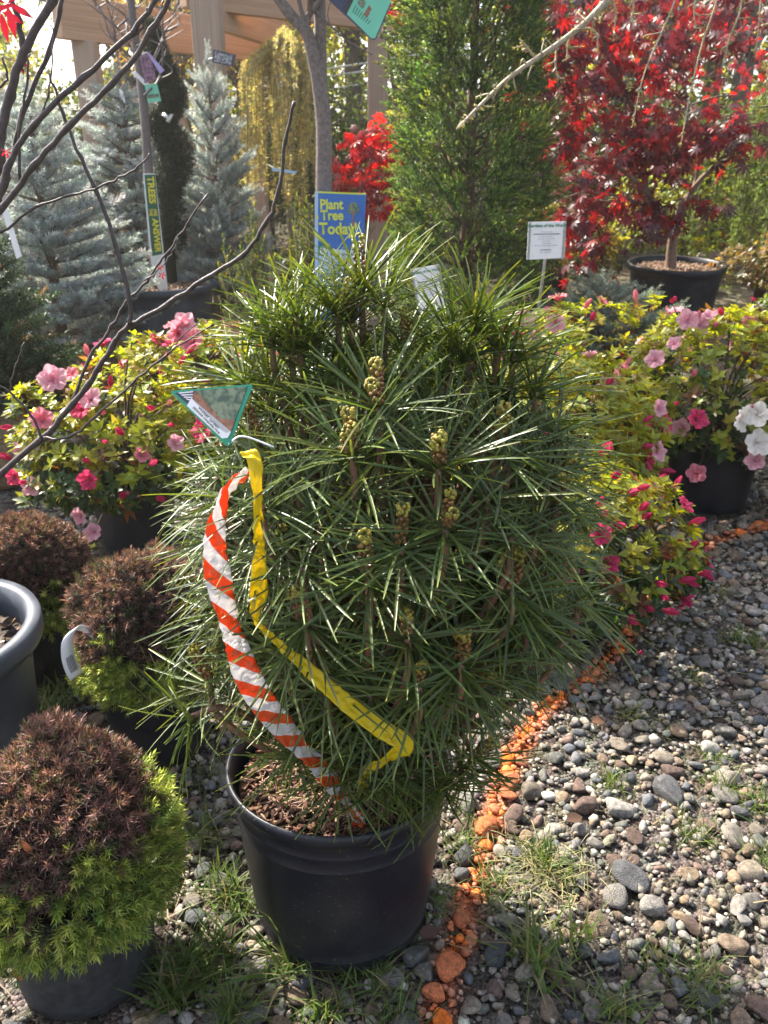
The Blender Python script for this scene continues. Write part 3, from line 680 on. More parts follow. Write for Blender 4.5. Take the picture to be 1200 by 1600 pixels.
def lettering(body, mat, parent, o, X, Y, size, bold=0.0, align='CENTER', sx=1.0, lift=0.001, name='lettering'):
    """text laid on the plane through o with axes X (reading direction) and Y (up)"""
    X = norm(np.asarray(X, float)); Y = norm(np.asarray(Y, float) - X * (X @ np.asarray(Y, float))); Z = np.cross(X, Y)
    cu = bpy.data.curves.new('lettering', 'FONT'); cu.body = body; cu.size = size; cu.align_x = align; cu.align_y = 'CENTER'; cu.offset = bold * size; cu.resolution_u = 3; cu.space_line = 0.95
    t = bpy.data.objects.new('tmp_text', cu); COL.objects.link(t)
    dg = bpy.context.evaluated_depsgraph_get(); me = bpy.data.meshes.new_from_object(t.evaluated_get(dg)); bpy.data.objects.remove(t); bpy.data.curves.remove(cu)
    n = len(me.vertices); co = np.empty(n * 3, np.float32); me.vertices.foreach_get('co', co); co = co.reshape(-1, 3).astype(float)
    off = np.array(parent.location) if parent is not None else 0
    W = np.asarray(o, float) + co[:, :1] * sx * X + co[:, 1:2] * Y + Z * lift - off
    me.vertices.foreach_set('co', W.astype(np.float32).ravel()); me.update(); me.materials.clear(); me.materials.append(mat)
    ob = bpy.data.objects.new(name, me); COL.objects.link(ob); ob.parent = parent; return ob

# plant tag
_tp = at_y(320, 650, 0.985); _tn = norm(np.array([-.45, -1.0, .28]))
def TG(u, v):
    r = ray(u, v); return CAM + r * (((_tp - CAM) @ _tn) / (r @ _tn))
tg = thing('plant_tag', 'green bordered triangular plant tag with a photo and white caption strip', 'tag', TG(352, 690))
plate('card', rounded([TG(264, 611), TG(396, 600), TG(357, 700)], 0.006), 0.0012, M_TAGGREEN, tg)
plate('dark_corner', [TG(274, 614), TG(307, 610), TG(294, 632)], 0.0006, M_NAVY, tg, 0.0009)
plate('photo', [TG(307, 610), TG(387, 604), TG(368, 657), TG(346, 655)], 0.0006, M_PHOTOGREEN, tg, 0.0009)
plate('photo', [TG(299, 621), TG(307, 610), TG(346, 655), TG(350, 675)], 0.0006, M_PHOTOBROWN, tg, 0.0012)
plate('photo', [TG(346, 655), TG(368, 656), TG(362, 674), TG(350, 676)], 0.0006, M_PHOTOBROWN, tg, 0.0012)
plate('caption_strip', [TG(300, 622), TG(345, 670), TG(354, 677), TG(362, 674), TG(357, 684), TG(348, 685), TG(293, 634)], 0.0006, M_WHITE, tg, 0.0015)
for k in range(4): a = k * 5; plate('stripe', [TG(280 + a * .75, 613.5 + a * .6), TG(303 - a * .1, 611 + a * .9), TG(302.5 - a * .1, 612.8 + a * .9), TG(281.5 + a * .75, 615.3 + a * .6)], 0.0004, M_WHITE, tg, 0.0014)
dX = TG(345, 676) - TG(300, 630); dY = np.cross(norm(CAM - TG(330, 655)), dX)
lettering('Winter Green', M_INK, tg, TG(327, 653), dX, dY, 0.0065, 0.01, lift=0.0022)
lettering('Japanese Umbrella Pine', M_INK, tg, TG(323.5, 657), dX, dY, 0.0052, 0.01, lift=0.0022)
mb = MB().tube(bezier([TG(357, 694), TG(375, 690) + [0, .02, 0], TG(420, 720) + [0, .05, 0]], 5), 0.0012, 5, (.6, .6, .6)); obj('tie', mb, M_WHITE, tg)

# ------------------------------------------------------------------ dwarf spruces on the left
def dwarf_spruce(loc, label, seed, r=0.19, top=0.53, pot_r=0.148, pot_h=0.27, pot_b=0.122, green_dir=(0.8, -0.3), green=0.5, potmat=None, n=3400, skirt=0.06):
    g = np.random.default_rng(seed); t = thing('potted_dwarf_spruce', label, 'dwarf spruce', loc, 'dwarf globe spruces in pots')
    obj('pot', MB().lathe(pot_profile(pot_r, pot_h, pot_b, 0.008, 0.005, 0.04, 0.018), 56), potmat or M_POT, t, local=True)
    mb = MB(); soil_disc(mb, (0, 0), pot_r - 0.014, pot_h - 0.04, g, (0.05, 0.03, 0.022)); obj('soil', mb, M_SOIL, t, local=True)
    cz = pot_h + 0.07; rz = top - cz
    lump = [(norm(g.normal(size=3)), g.uniform(0.08, 0.2)) for _ in range(20)]
    d = rand_dir(n * 2, g); d = d[d[:, 2] > -0.8][:n]; n = len(d)
    rad = np.ones(n)
    for k, a in lump: rad += a * np.exp(-((1 - d @ k) / 0.05)) - a * 0.06
    rad += .05 * np.sin(13 * d[:, 0] + 2) * np.sin(15 * d[:, 2]) * np.cos(14 * d[:, 1])
    depth = g.choice([1.0, 0.93, 0.85], n, p=[.62, .25, .13])
    S = np.stack([d[:, 0] * r, d[:, 1] * r, np.where(d[:, 2] > 0, d[:, 2] * rz, d[:, 2] * (cz - pot_h + skirt))], 1)
    P = S * (rad * depth)[:, None] + np.array([0, 0, cz])
    lowr = np.hypot(P[:, 0], P[:, 1]); fix = (P[:, 2] < pot_h + .02) & (lowr < pot_r + .012); P[fix, :2] *= ((pot_r + .014) / np.maximum(lowr[fix], .01))[:, None]
    ax = norm(d * 0.9 + np.array([0, 0, .3]) + g.normal(0, .28, (n, 3)))
    # bronzed winter tops, fresh green below and on one flank
    gd = np.array(green_dir); sc = -d[:, 2] * 1.25 + (d[:, :2] @ gd) * 0.7 + g.normal(0, .2, n) + 0.3 * np.sin(7 * d[:, 0] + 3 * d[:, 1]) + .2 * np.sin(17 * d[:, 1] + 11 * d[:, 2])
    isg = sc > green
    brown = np.array([(0.085, 0.05, 0.046), (0.125, 0.078, 0.07), (0.065, 0.038, 0.037), (0.16, 0.105, 0.09), (0.05, 0.055, 0.03)])[g.integers(0, 5, n)]
    grn = np.array([(0.19, 0.24, 0.045), (0.24, 0.3, 0.06), (0.12, 0.18, 0.035), (0.27, 0.31, 0.08)])[g.integers(0, 4, n)]
    mid = np.array([(0.06, 0.075, 0.035), (0.075, 0.085, 0.05)])[g.integers(0, 2, n)]
    C = np.where(isg[:, None], grn, np.where((sc > green - .22)[:, None] & (g.random(n) < .6)[:, None], mid, brown))
    C = jitter(C, n, .25, g)
    ts = [shoot(18, 0.016, 0.0135, 0.0032, 0.3, 1.3, seed + i, tip=(1.9, 1.65, 1.6), tipfrom=.6) for i in range(3)]; tg_ = [shoot(24, 0.028, 0.0135, 0.0032, 0.4, 1.2, seed + 9 + i, tip=(1.5, 1.4, 1.3), tipfrom=.6) for i in range(3)]
    M = frames(ax, g.uniform(0, 6.28, n)) * g.uniform(1.0, 1.6, n)[:, None, None]; mb = MB(); k3 = np.arange(n) % 3
    for i in range(3):
        s = (k3 == i) & ~isg; mb.scatter(ts[i], M[s], P[s], C[s]); s = (k3 == i) & isg; mb.scatter(tg_[i], M[s], P[s], C[s])
    obj('crown', mb, M_DWARF, t, local=True)
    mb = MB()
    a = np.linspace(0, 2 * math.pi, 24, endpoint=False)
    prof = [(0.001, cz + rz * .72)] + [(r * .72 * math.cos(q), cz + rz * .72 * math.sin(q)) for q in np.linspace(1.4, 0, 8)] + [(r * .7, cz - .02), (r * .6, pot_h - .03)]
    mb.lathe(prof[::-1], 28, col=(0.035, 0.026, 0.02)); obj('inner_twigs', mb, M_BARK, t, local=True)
    mb = MB().tube([(0, 0, pot_h - .06), (0, 0, cz)], [.014, .012], 8, (0.1, .07, .05)); obj('trunk', mb, M_BARK, t, local=True)
    return t
dwarf_spruce(SPR_F, 'bronze topped dwarf globe spruce with a bright green skirt in a scuffed grey pot', 31, r=0.165, top=0.50, green=0.42, potmat=M_POT_FELT, green_dir=(.75, -.25), n=3900, skirt=.1)
dwarf_spruce(SPR_M, 'dwarf globe spruce with a curled white price label, between pine and wide empty pot', 37, r=0.18, top=0.545, green=0.42, green_dir=(.25, -.5), n=3300)
dwarf_spruce(SPR_B, 'dull brown dwarf globe spruce just behind the wide grey pot rim', 43, r=0.155, top=0.5, green=0.95, n=3300)
# dry leaf bits on the near spruce
for i, (u, v) in enumerate([(33, 1312), (18, 1512)]):
    p = at_y(u, v, 0.985 - .02 * i); mb = MB(); mb.scatter(leaf(1, .28, 4, .4, .5), frames(np.array([[.5, -.2, -.8]]), np.array([.5])) * .035, p[None], np.array([(0.35, 0.12, 0.05)]))
    tag(obj('dry_leaf', mb, M_LITTER), ['orange brown dry leaf caught on the bronze top of the green skirted spruce', 'orange brown dry leaf caught low in the green skirt of the spruce'][i], 'leaf', 'dry leaves caught on the spruce')
# curled price label on the middle spruce
lb = thing('price_label', 'white curled price label with barcode on the dwarf spruce', 'label', at_y(105, 1030, 1.66))
C = bezier([at_y(150, 1004, 1.66), at_y(132, 988, 1.64), at_y(112, 986, 1.62), at_y(97, 1002, 1.60), at_y(96, 1028, 1.595), at_y(102, 1050, 1.595), at_y(110, 1064, 1.60)], 5)
V = []; side = norm(np.array([0.75, 0.55, .36])) * 0.034
for i, p in enumerate(C): V += [p, p + side * np.interp(i, [0, 8, 14, 30], [.35, .55, .9, 1.0])]
T = []
for i in range(len(C) - 1): a = 2 * i; T += [(a, a + 1, a + 3), (a, a + 3, a + 2)]
o = obj('strip', MB().add(V, T), M_WHITE, lb); o.modifiers.new('thickness', 'SOLIDIFY').thickness = 0.0006
V = np.array(V)
mb = MB()
for k in range(13):                                                 # barcode bars follow the strip
    f0 = .3 + .045 * k; f1 = f0 + [.02, .03, .012][k % 3]
    for i in range(21, 27):
        a, b, c, d_ = V[2 * i], V[2 * i + 1], V[2 * i + 2], V[2 * i + 3]; nr = norm(np.cross(b - a, c - a)); nr = nr if nr @ (CAM - a) > 0 else -nr
        mb.add([a + (b - a) * f0 + nr * .0012, a + (b - a) * f1 + nr * .0012, c + (d_ - c) * f1 + nr * .0012, c + (d_ - c) * f0 + nr * .0012], [(0, 1, 2), (0, 2, 3)])
obj('barcode', mb, M_INK, lb)

# ------------------------------------------------------------------ the bare tree in the wide grey pot
bt = thing('potted_bare_tree', 'bare twiggy tree in a wide weathered grey pot with dead leaf litter', 'potted tree', BARE)
g = np.random.default_rng(3)
prof = pot_profile(0.262, 0.43, 0.2, 0.03, 0.008, 0.09, 0.05)
obj('pot', MB().lathe(prof, 72), M_POT_OLD, bt, local=True)
mb = MB(); soil_disc(mb, (0, 0), 0.222, 0.35, g, (0.05, 0.04, 0.034), .008); chips(mb, (0, 0), 0.21, 0.352, 260, g, [(0.1, .08, .07), (.06, .05, .045), (.16, .1, .06)], (.01, .035))
n = 130; rad = .21 * np.sqrt(g.random(n)); a = g.uniform(0, 6.28, n); P = np.stack([rad * np.cos(a), rad * np.sin(a), g.uniform(.36, .385, n)], 1); d = g.normal(size=(n, 3)); d[:, 2] *= .35
mb.scatter(leaf(1, .5, 4, .4, .6), frames(d, g.uniform(0, 6, n)) * g.uniform(.03, .06, n)[:, None, None], P, jitter((.1, .075, .06), n, .4, g))
n = 16; d = g.normal(size=(n, 3)); d[:, 2] *= .2; P = np.stack([g.uniform(0, .2, n), g.uniform(-.12, .12, n), np.full(n, .39)], 1)
mb.scatter(BL[0], frames(d) * g.uniform(.08, .16, n)[:, None, None], P, jitter((.4, .35, .28), n, .2, g)); obj('leaf_litter', mb, M_SOIL, bt, local=True)
TB = lambda z: np.array([BARE[0] - 0.02 * (z - .35), BARE[1], z])
tr = MB(); BK = (0.06, 0.045, 0.045)
tr.tube(bezier([TB(.34), TB(.8), TB(1.2), TB(1.6), TB(2.1)], 5), np.linspace(.026, .012, 21), 10, BK)
def twig(pts, y, r0, r1, root=None, dy=0.0):
    P = [at_y(u, v, y + dy * i / max(1, len(pts) - 1)) for i, (u, v) in enumerate(pts)]
    if root is not None: P = [root] + P
    B = bezier(P, 5); B = B + g.normal(0, .0012, B.shape); rr = np.linspace(r0, r1, len(B)) * .68; rr[::5] *= 1.3
    tr.tube(B, rr, 7, BK); return B
B1 = twig([(-60, 800), (0, 742), (65, 687), (112, 633), (137, 604), (175, 542), (204, 509), (262, 475), (333, 429), (379, 400), (415, 350), (435, 300), (447, 220), (460, 160)], 1.62, .0105, .0036, TB(.62), -.2)
twig([(204, 507), (202, 470), (182, 385), (150, 295), (125, 245), (98, 175), (77, 114)], 1.52, .0065, .003)
twig([(113, 630), (140, 560), (175, 510), (197, 472), (228, 440), (250, 412), (285, 360), (325, 303)], 1.58, .005, .0022)
twig([(66, 686), (110, 682), (150, 650), (205, 600), (262, 553), (335, 505)], 1.58, .0045, .002, None, -.1)
twig([(66, 686), (50, 650), (20, 617), (-10, 595)], 1.58, .004, .002)
twig([(15, 612), (25, 570), (38, 535)], 1.58, .0025, .0015)
twig([(262, 553), (280, 530), (318, 497)], 1.5, .002, .0012)
twig([(228, 440), (250, 420), (268, 398), (278, 372)], 1.55, .002, .0012)
twig([(-40, 385), (12, 262), (50, 197), (130, 122), (205, 50), (245, 0), (270, -40)], 1.5, .0085, .005, TB(1.0))
twig([(-60, 400), (0, 330), (52, 260), (107, 197), (175, 130), (237, 47), (267, -5), (290, -50)], 1.46, .0085, .005, TB(.96))
twig([(-30, 290), (0, 212), (15, 150), (37, 85), (82, 0), (100, -40)], 1.55, .013, .009, TB(1.2))
twig([(36, 86), (31, 42), (18, -5), (10, -40)], 1.55, .008, .005)
twig([(-25, 330), (15, 250), (37, 172), (75, 82), (95, 17), (101, -30)], 1.58, .0075, .005, TB(1.15))
twig([(30, 290), (31, 200), (42, 120), (46, 84)], 1.52, .004, .002)
twig([(-50, 385), (0, 364), (55, 325), (110, 305), (170, 285), (210, 265), (235, 240)], 1.5, .0042, .002, TB(1.0))
twig([(170, 285), (178, 292), (183, 300)], 1.5, .0015, .001)
twig([(0, 215), (-5, 150), (12, 118), (2, 90)], 1.56, .004, .0025)
twig([(205, 50), (220, 48), (228, 20), (240, -10)], 1.5, .003, .002)
twig([(237, 47), (250, 30), (255, 0)], 1.46, .003, .002)
twig([(52, 195), (75, 150), (82, 60), (80, 38)], 1.5, .0022, .0014)
twig([(237, 48), (228, 60), (214, 72)], 1.46, .002, .0012)
obj('trunk', tr, M_TWIG, bt)
def maple_leaf(nl=7):
    """palmate leaf lying in XZ, stalk at the origin, tip towards +Z, face +Y"""
    V = [(0, 0, 0.05)]; T = []
    ang = np.linspace(-2.0, 2.0, nl)
    for i, a in enumerate(ang):
        L = 1.0 - 0.42 * (abs(a) / 2.0) ** 1.3; w = 0.13 * L; dx, dz = math.sin(a), math.cos(a); o = len(V)
        q = lambda s, t, dr: (dx * s + dz * t, dr, dz * s - dx * t)
        V += [q(.32 * L, -w * .75, .0), q(.32 * L, w * .75, .0), q(.62 * L, -w, -.05), q(.62 * L, w, -.05), q(L, 0, -.2 * L)]
        T += [(0, o, o + 1), (o, o + 2, o + 3), (o, o + 3, o + 1), (o + 2, o + 4, o + 3)]
    V = np.array(V) - np.array([0, 0, .0]); return V, np.array(T), None
ML = maple_leaf(7); ML5 = maple_leaf(5)
for u, v, y, s, c in [(10, 12, 1.5, .05, (.14, .01, .03)), (0, 24, 1.52, .045, (.14, .01, .03)), (253, 436, 1.53, .011, (.13, .01, .02)), (250, 424, 1.53, .009, (.13, .01, .02)), (10, 244, 1.52, .015, (.3, .01, .03)), (32, 105, 1.55, .02, (.2, .02, .04))]:
    mb = MB(); mb.scatter(ML5, frames(np.array([[.2, -.2, -1.0]]), np.array([.4])) * s, at_y(u, v - 8, y)[None], np.array([c])); obj('leaf', mb, M_MAPLE, bt)

# ------------------------------------------------------------------ azaleas
AL = leaf(1.0, 0.5, 2, 0.25, 0.22, wf=lambda t: np.array([.12, 1.0, .1]))
def rosette(seed, n):
    g = np.random.default_rng(seed); d, th = dirs_on(n, R(35), R(88), g); M = frames(d, g.normal(0, .2, n)) * g.uniform(.6, 1.1, n)[:, None, None]
    mb = MB(); mb.scatter(AL, M, np.stack([0 * th, 0 * th, np.linspace(-.35, .05, n)[np.argsort(-th)]], 1), jitter((1, 1, 1), n, .3, g)); 
    mb.tube([(0, 0, -.9), (0, 0, -.4), (0, 0, 0)], [.035, .03, .025], 3, (1.4, .6, .4), cap=False)
    return np.concatenate(mb.V), np.concatenate(mb.T), np.concatenate(mb.C)
ROS = [rosette(200 + i, 7 + i % 3) for i in range(5)]
def flower_mesh(name, seed, col, bud=False):
    g = np.random.default_rng(seed); mb = MB()
    if bud:
        for i in range(4):
            a = i * math.pi / 2 + g.uniform(-.2, .2); V, T, _ = leaf(1.25, .42, 6, .5, -.1, wf=lambda q: np.sin(math.pi * np.clip(q * .9 + .06, 0, 1)) ** .9); V = V.copy(); V[:, 1] = -V[:, 1] * .5 - .13 * np.sin(np.clip(V[:, 2] / 1.25, 0, 1) * math.pi)
            c, s = math.cos(a), math.sin(a); V = np.stack([V[:, 0] * c - V[:, 1] * s, V[:, 0] * s + V[:, 1] * c, V[:, 2]], 1); mb.add(V, T, jitter(col, len(V), .15, g))
    else:
        K, Nr = 30, 6; V = []; C = []; T = []
        for i in range(Nr):
            t = i / (Nr - 1)
            for j in range(K):
                a = j * 2 * math.pi / K; lobe = abs(math.cos(2.5 * a)) ** 0.7
                rr = .06 + (.12 * t + .5 * t ** 1.7) * (1 - .26 * t * (1 - lobe)); zz = .6 * t ** .8 - .2 * t ** 3 + .09 * t * t * math.sin(10 * a + seed) + .06 * t * math.sin(5 * a + seed) + g.normal(0, .03) * t
                V.append((rr * math.cos(a), rr * math.sin(a), zz)); C.append(np.asarray(col) * (1.0 + .18 * t - (.3 * (1 - t))) + g.normal(0, .012, 3))
        for i in range(Nr - 1):
            for j in range(K):
                p, q = i * K + j, i * K + (j + 1) % K; T += [(p, q, q + K), (p, q + K, p + K)]
        mb.add(V, T, np.clip(C, 0, 1))
        for j in range(6):
            a = g.uniform(0, 6.28); e = np.array([.16 * math.cos(a), .16 * math.sin(a), .62]); mb.tube([(0, 0, .1), e * [.5, .5, .6], e], .012, 3, np.clip(np.asarray(col) * 1.1 + .1, 0, 1))
    if not bud:                                                    # ruffled inner petals
        n0 = mb.n
        for j in range(5):
            a = j * 1.2566 + .6; V, T, _ = leaf(.62, .42, 4, .5, .35); V = V.copy(); V[:, 0] *= 1 + .15 * np.sin(9 * V[:, 2]); d_ = norm(np.array([[math.cos(a) * .75, math.sin(a) * .75, .8]])); Mf = frames(d_, np.array([g.normal(0, .3)]))[0]
            mb.add(V @ Mf.T + [0, 0, .06], T, jitter(np.clip(np.asarray(col) * 1.06, 0, 1), len(V), .1, g))
    me = mb.mesh(name); me.materials.append(M_PETAL); return me
PINK, HOT, PALE, WHITE_, DEEP = (.62, .2, .25), (.55, .045, .13), (.68, .36, .42), (.8, .76, .7), (.42, .03, .1)
FL = {k: ([flower_mesh('flower', 7 + i, c) for i in range(3)], [flower_mesh('flower_bud', 17 + i, c2, True) for i in range(2)]) for k, c, c2 in (('pink', PINK, HOT), ('hot', HOT, DEEP), ('pale', PALE, PINK), ('white', WHITE_, PALE))}
def azalea(loc, rx, ry, top, label, seed, kinds, n=620, nf=24, nbud=26, pot=(0.17, 0.27, 0.13), low=0.18, fresh=0.45, leaf_s=0.044, group='azaleas in flower', spots=(), cat='azalea', dark=(0.04, 0.075, 0.02), new=(0.26, 0.28, 0.022)):
    g = np.random.default_rng(seed); z0 = float(rise(loc[0], loc[1])); loc = np.array([loc[0], loc[1], z0])
    t = thing('potted_azalea', label, cat, loc, group)
    obj('pot', MB().lathe(pot_profile(*pot, 0.008, 0.005, 0.04, 0.018), 44), M_POT, t, local=True)
    h = top - z0; cz = low + (h - low) * .42; rt = h - cz; rb = cz - low
    d = rand_dir(n * 2, g); d = d[d[:, 2] > -.75][:n]; n = len(d)
    lump = [(norm(g.normal(size=3) * [1, 1, .8] + [0, 0, .3]), g.uniform(.08, .2)) for _ in range(16)]; rad = np.full(n, .9)
    for k, a in lump: rad += a * np.exp(-(1 - d @ k) / .06)
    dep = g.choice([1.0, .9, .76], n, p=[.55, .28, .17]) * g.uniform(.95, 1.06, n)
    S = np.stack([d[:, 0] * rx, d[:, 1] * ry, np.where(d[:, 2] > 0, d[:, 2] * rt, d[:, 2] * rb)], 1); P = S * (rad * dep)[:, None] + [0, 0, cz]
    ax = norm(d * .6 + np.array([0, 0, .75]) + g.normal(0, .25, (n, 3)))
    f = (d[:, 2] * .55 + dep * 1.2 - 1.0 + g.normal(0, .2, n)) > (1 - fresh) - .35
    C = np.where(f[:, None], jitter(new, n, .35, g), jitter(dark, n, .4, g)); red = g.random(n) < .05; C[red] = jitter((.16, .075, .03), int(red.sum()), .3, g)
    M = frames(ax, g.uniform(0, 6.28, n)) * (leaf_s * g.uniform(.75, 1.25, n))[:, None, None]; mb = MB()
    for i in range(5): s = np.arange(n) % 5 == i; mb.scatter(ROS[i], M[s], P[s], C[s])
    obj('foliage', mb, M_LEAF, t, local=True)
    st = MB()
    for i in range(26):
        q = P[g.integers(0, n)]; B = bezier([(0, 0, pot[1] - .08), q * [.35, .35, 1] * .7 + [0, 0, .05], q], 4); st.tube(B, np.linspace(.007, .0025, len(B)), 4, (.07, .045, .03))
    obj('stems', st, M_BARK, t, local=True)
    cand = np.where((d[:, 2] > -.35) & (dep > .88))[0]; g.shuffle(cand)
    mats = np.array([(0, -1, 0.0)])
    for i in range(min(nf + nbud, len(cand))):
        j = cand[i]; isb = i >= nf; kd = kinds[g.integers(0, len(kinds))]; me = FL[kd][1 if isb else 0][i % 2]
        o = bpy.data.objects.new('flower_bud' if isb else 'flower', me); COL.objects.link(o); o.parent = t
        out = norm(d[j] * [1, 1, .6] + np.array([0, -.25, .35]) + g.normal(0, .25, 3)); o.location = [float(q) for q in P[j] + out * leaf_s * .45]
        s = leaf_s * (g.uniform(.7, 1.0) if isb else g.uniform(.95, 1.4)); o.scale = (s, s, s); o.rotation_euler = to_euler(out, g.uniform(0, 6.28))
    for (u, v, y, kd, s, bud) in spots:
        o = bpy.data.objects.new('flower_bud' if bud else 'flower', FL[kd][1 if bud else 0][int(u) % 2]); COL.objects.link(o); o.parent = t
        p = at_y(u, v, y); out = norm(np.array([g.normal(0, .3), -.75, .45 + g.normal(0, .2)])); o.location = [float(q) for q in p - loc - out * s * .3]; o.scale = (s, s, s); o.rotation_euler = to_euler(out, g.uniform(0, 6))
        B = bezier([p - out * s * .2, p * .6 + (loc + [0, 0, cz]) * .4 - [0, 0, .02], loc + [0, 0, cz * .8]], 3); so = MB().tube(B, .0025, 3, (.08, .06, .03)); obj('stem', so, M_BARK, t)
    return t
azalea((-0.97, 2.98), .43, .34, .70, 'pink azalea with bright new leaves behind the dwarf spruces', 61, ['pink', 'hot', 'hot', 'pale'], n=760, nf=9, nbud=30, fresh=.5,
       spots=[(82, 592, 2.78, 'pale', .075, 0), (140, 622, 2.72, 'pale', .062, 0), (65, 655, 2.7, 'pink', .06, 0), (48, 760, 2.68, 'pale', .052, 0), (124, 806, 2.68, 'pale', .05, 0), (145, 832, 2.66, 'pale', .052, 0), (318, 670, 2.7, 'hot', .075, 0), (195, 775, 2.64, 'hot', .05, 1), (236, 725, 2.64, 'hot', .042, 1), (255, 780, 2.64, 'hot', .045, 1), (190, 677, 2.68, 'hot', .042, 1), (240, 640, 2.72, 'hot', .04, 1), (268, 665, 2.7, 'hot', .042, 1)])
azalea((-0.88, 3.95), .40, .34, .67, 'coral pink azalea in front of the tub with the tagged sapling', 67, ['pink', 'pink', 'pale'], n=600, nf=10, nbud=14, fresh=.5,
       spots=[(280, 520, 3.72, 'pink', .09, 0), (268, 540, 3.7, 'pink', .085, 0), (300, 532, 3.68, 'pink', .085, 0), (270, 566, 3.66, 'hot', .05, 1), (288, 505, 3.75, 'pale', .08, 0)])
azalea((0.80, 3.75), .46, .36, .77, 'pale pink azalea round the stake of the square white sign', 71, ['pink', 'pale', 'hot'], n=640, nf=12, nbud=20, fresh=.62,
       spots=[(820, 500, 3.45, 'pale', .07, 0), (868, 505, 3.45, 'pale', .065, 0), (800, 520, 3.45, 'hot', .075, 0), (785, 545, 3.42, 'pink', .08, 0), (852, 484, 3.5, 'pale', .045, 1), (925, 498, 3.5, 'pink', .045, 1)])
azalea((1.42, 3.40), .50, .38, .83, 'wide azalea with white and pink blooms over a black pot at the gravel edge', 73, ['pale', 'pink', 'pale'], n=860, nf=16, nbud=20, pot=(0.2, 0.3, 0.165), fresh=.5,
       spots=[(1158, 655, 3.02, 'white', .075, 0), (1183, 648, 3.02, 'white', .075, 0), (1185, 692, 3.0, 'white', .08, 0), (1180, 720, 3.0, 'pale', .06, 0), (1090, 655, 3.05, 'hot', .065, 0), (1088, 740, 3.02, 'pink', .06, 0), (1075, 500, 3.3, 'pale', .065, 0), (1095, 508, 3.3, 'pale', .06, 0), (1050, 470, 3.4, 'pink', .045, 1), (1000, 660, 3.1, 'hot', .045, 1)])
azalea((0.55, 2.32), .42, .30, .60, 'hot pink azalea spreading low behind the umbrella pine', 79, ['hot', 'hot', 'hot', 'pink'], n=700, nf=14, nbud=60, low=.05, pot=(0.15, 0.22, 0.12), fresh=.45,
       spots=[(960, 745, 2.2, 'hot', .045, 1), (1012, 808, 2.15, 'hot', .045, 1), (985, 770, 2.15, 'hot', .042, 1), (1035, 868, 2.15, 'hot', .038, 1), (1060, 848, 2.18, 'hot', .032, 1), (950, 880, 2.08, 'hot', .05, 0), (985, 965, 2.05, 'hot', .038, 1), (1000, 1020, 2.04, 'hot', .03, 1), (960, 820, 2.12, 'hot', .045, 1)])
azalea((0.66, 2.98), .42, .34, .74, 'yellow leaved azalea with mixed pink buds between the hot pink and wide azaleas', 83, ['hot', 'pink', 'pale'], n=640, nf=12, nbud=26, fresh=.75)
azalea((1.98, 3.10), .36, .3, .62, 'leafy azalea trailing beside the black pot at the yard edge', 89, ['pale', 'pink'], n=420, nf=4, nbud=8, fresh=.4, low=.05, pot=(0.15, .24, .12))
azalea((2.45, 4.6), .5, .4, .82, 'sparsely flowered azalea between the wide azalea and the low blue spruce', 97, ['pale', 'pink'], n=640, nf=8, nbud=10, fresh=.2, dark=(0.05, 0.065, 0.02), new=(.1, .13, .03))
azalea((3.35, 6.5), .7, .5, .95, 'bronze leaved shrub without flowers behind the maple tub', 101, ['pale'], n=900, nf=0, nbud=3, fresh=.6, dark=(.1, .085, .04), new=(.22, .16, .065), cat='shrub', group='leafy shrubs')
azalea((1.4, 7.2), .6, .4, 1.0, 'olive bronze shrub beneath the hanging red maple', 103, ['pale'], n=800, nf=0, nbud=2, fresh=.5, dark=(.09, .085, .035), new=(.2, .18, .06), cat='shrub', group='leafy shrubs')
azalea((2.7, 7.8), .7, .6, 1.45, 'yellow green shrub behind the maple trunk', 107, ['pale'], n=900, nf=0, nbud=1, fresh=.8, dark=(.1, .13, .03), new=(.26, .28, .04), cat='shrub', group='leafy shrubs')

# ------------------------------------------------------------------ cedar (tall green conifer)
def gz(x, y): return float(rise(x, y))
def big_pot(t, r, h, b, mat=None, soilcol=(0.1, .065, .045), lip=.02):
    g = np.random.default_rng(9); obj('pot', MB().lathe(pot_profile(r, h, b, lip, .008, .06, .045), 64), mat or M_POT, t, local=True)
    mb = MB(); soil_disc(mb, (0, 0), r - lip - .012, h - .05, g, soilcol, .006); chips(mb, (0, 0), r - lip - .03, h - .046, 900, g, [(.24, .16, .11), (.17, .11, .075), (.3, .22, .16)], (.008, .028)); obj('soil', mb, M_SOIL, t, local=True)
CX, CY = 0.50, 5.25; c0 = np.array([CX, CY, gz(CX, CY)])
ced = thing('cedar_tree', 'dense dark green cedar with upswept finger shoots behind the small white signs', 'conifer', c0)
g = np.random.default_rng(301); n = 2700; H = 2.95
def finger_spray(seed):
    gg = np.random.default_rng(seed); q = MB()
    for k in range(4):
        L_ = .15 if k == 0 else gg.uniform(.07, .11); f = shoot(18, L_, .02, .0105, .28, .62, seed * 7 + k, tip=(2.3, 2.1, 1.3), bend=-.2, tipfrom=.72)
        d_ = np.array([[0, 0, 1.0]]) if k == 0 else norm(np.array([[math.cos(k * 2.2 + gg.uniform(0, 1)) * .6, math.sin(k * 2.2) * .6, .9]])); Mf = frames(d_)[0]
        q.add(f[0] @ Mf.T + np.array([0, .2 * .15 * (.12 * k) ** 2, (0 if k == 0 else .02 + .022 * k)]), f[1], f[2] * (gg.uniform(.8, 1.2)))
    return np.concatenate(q.V), np.concatenate(q.T), np.concatenate(q.C)
SH = [finger_spray(310 + i) for i in range(4)]
t_ = g.random(n) ** .85; z = .08 + t_ * H * .97; prof = np.interp(t_, [0, .12, .45, .7, .9, 1], [.27, .335, .35, .285, .13, .03])
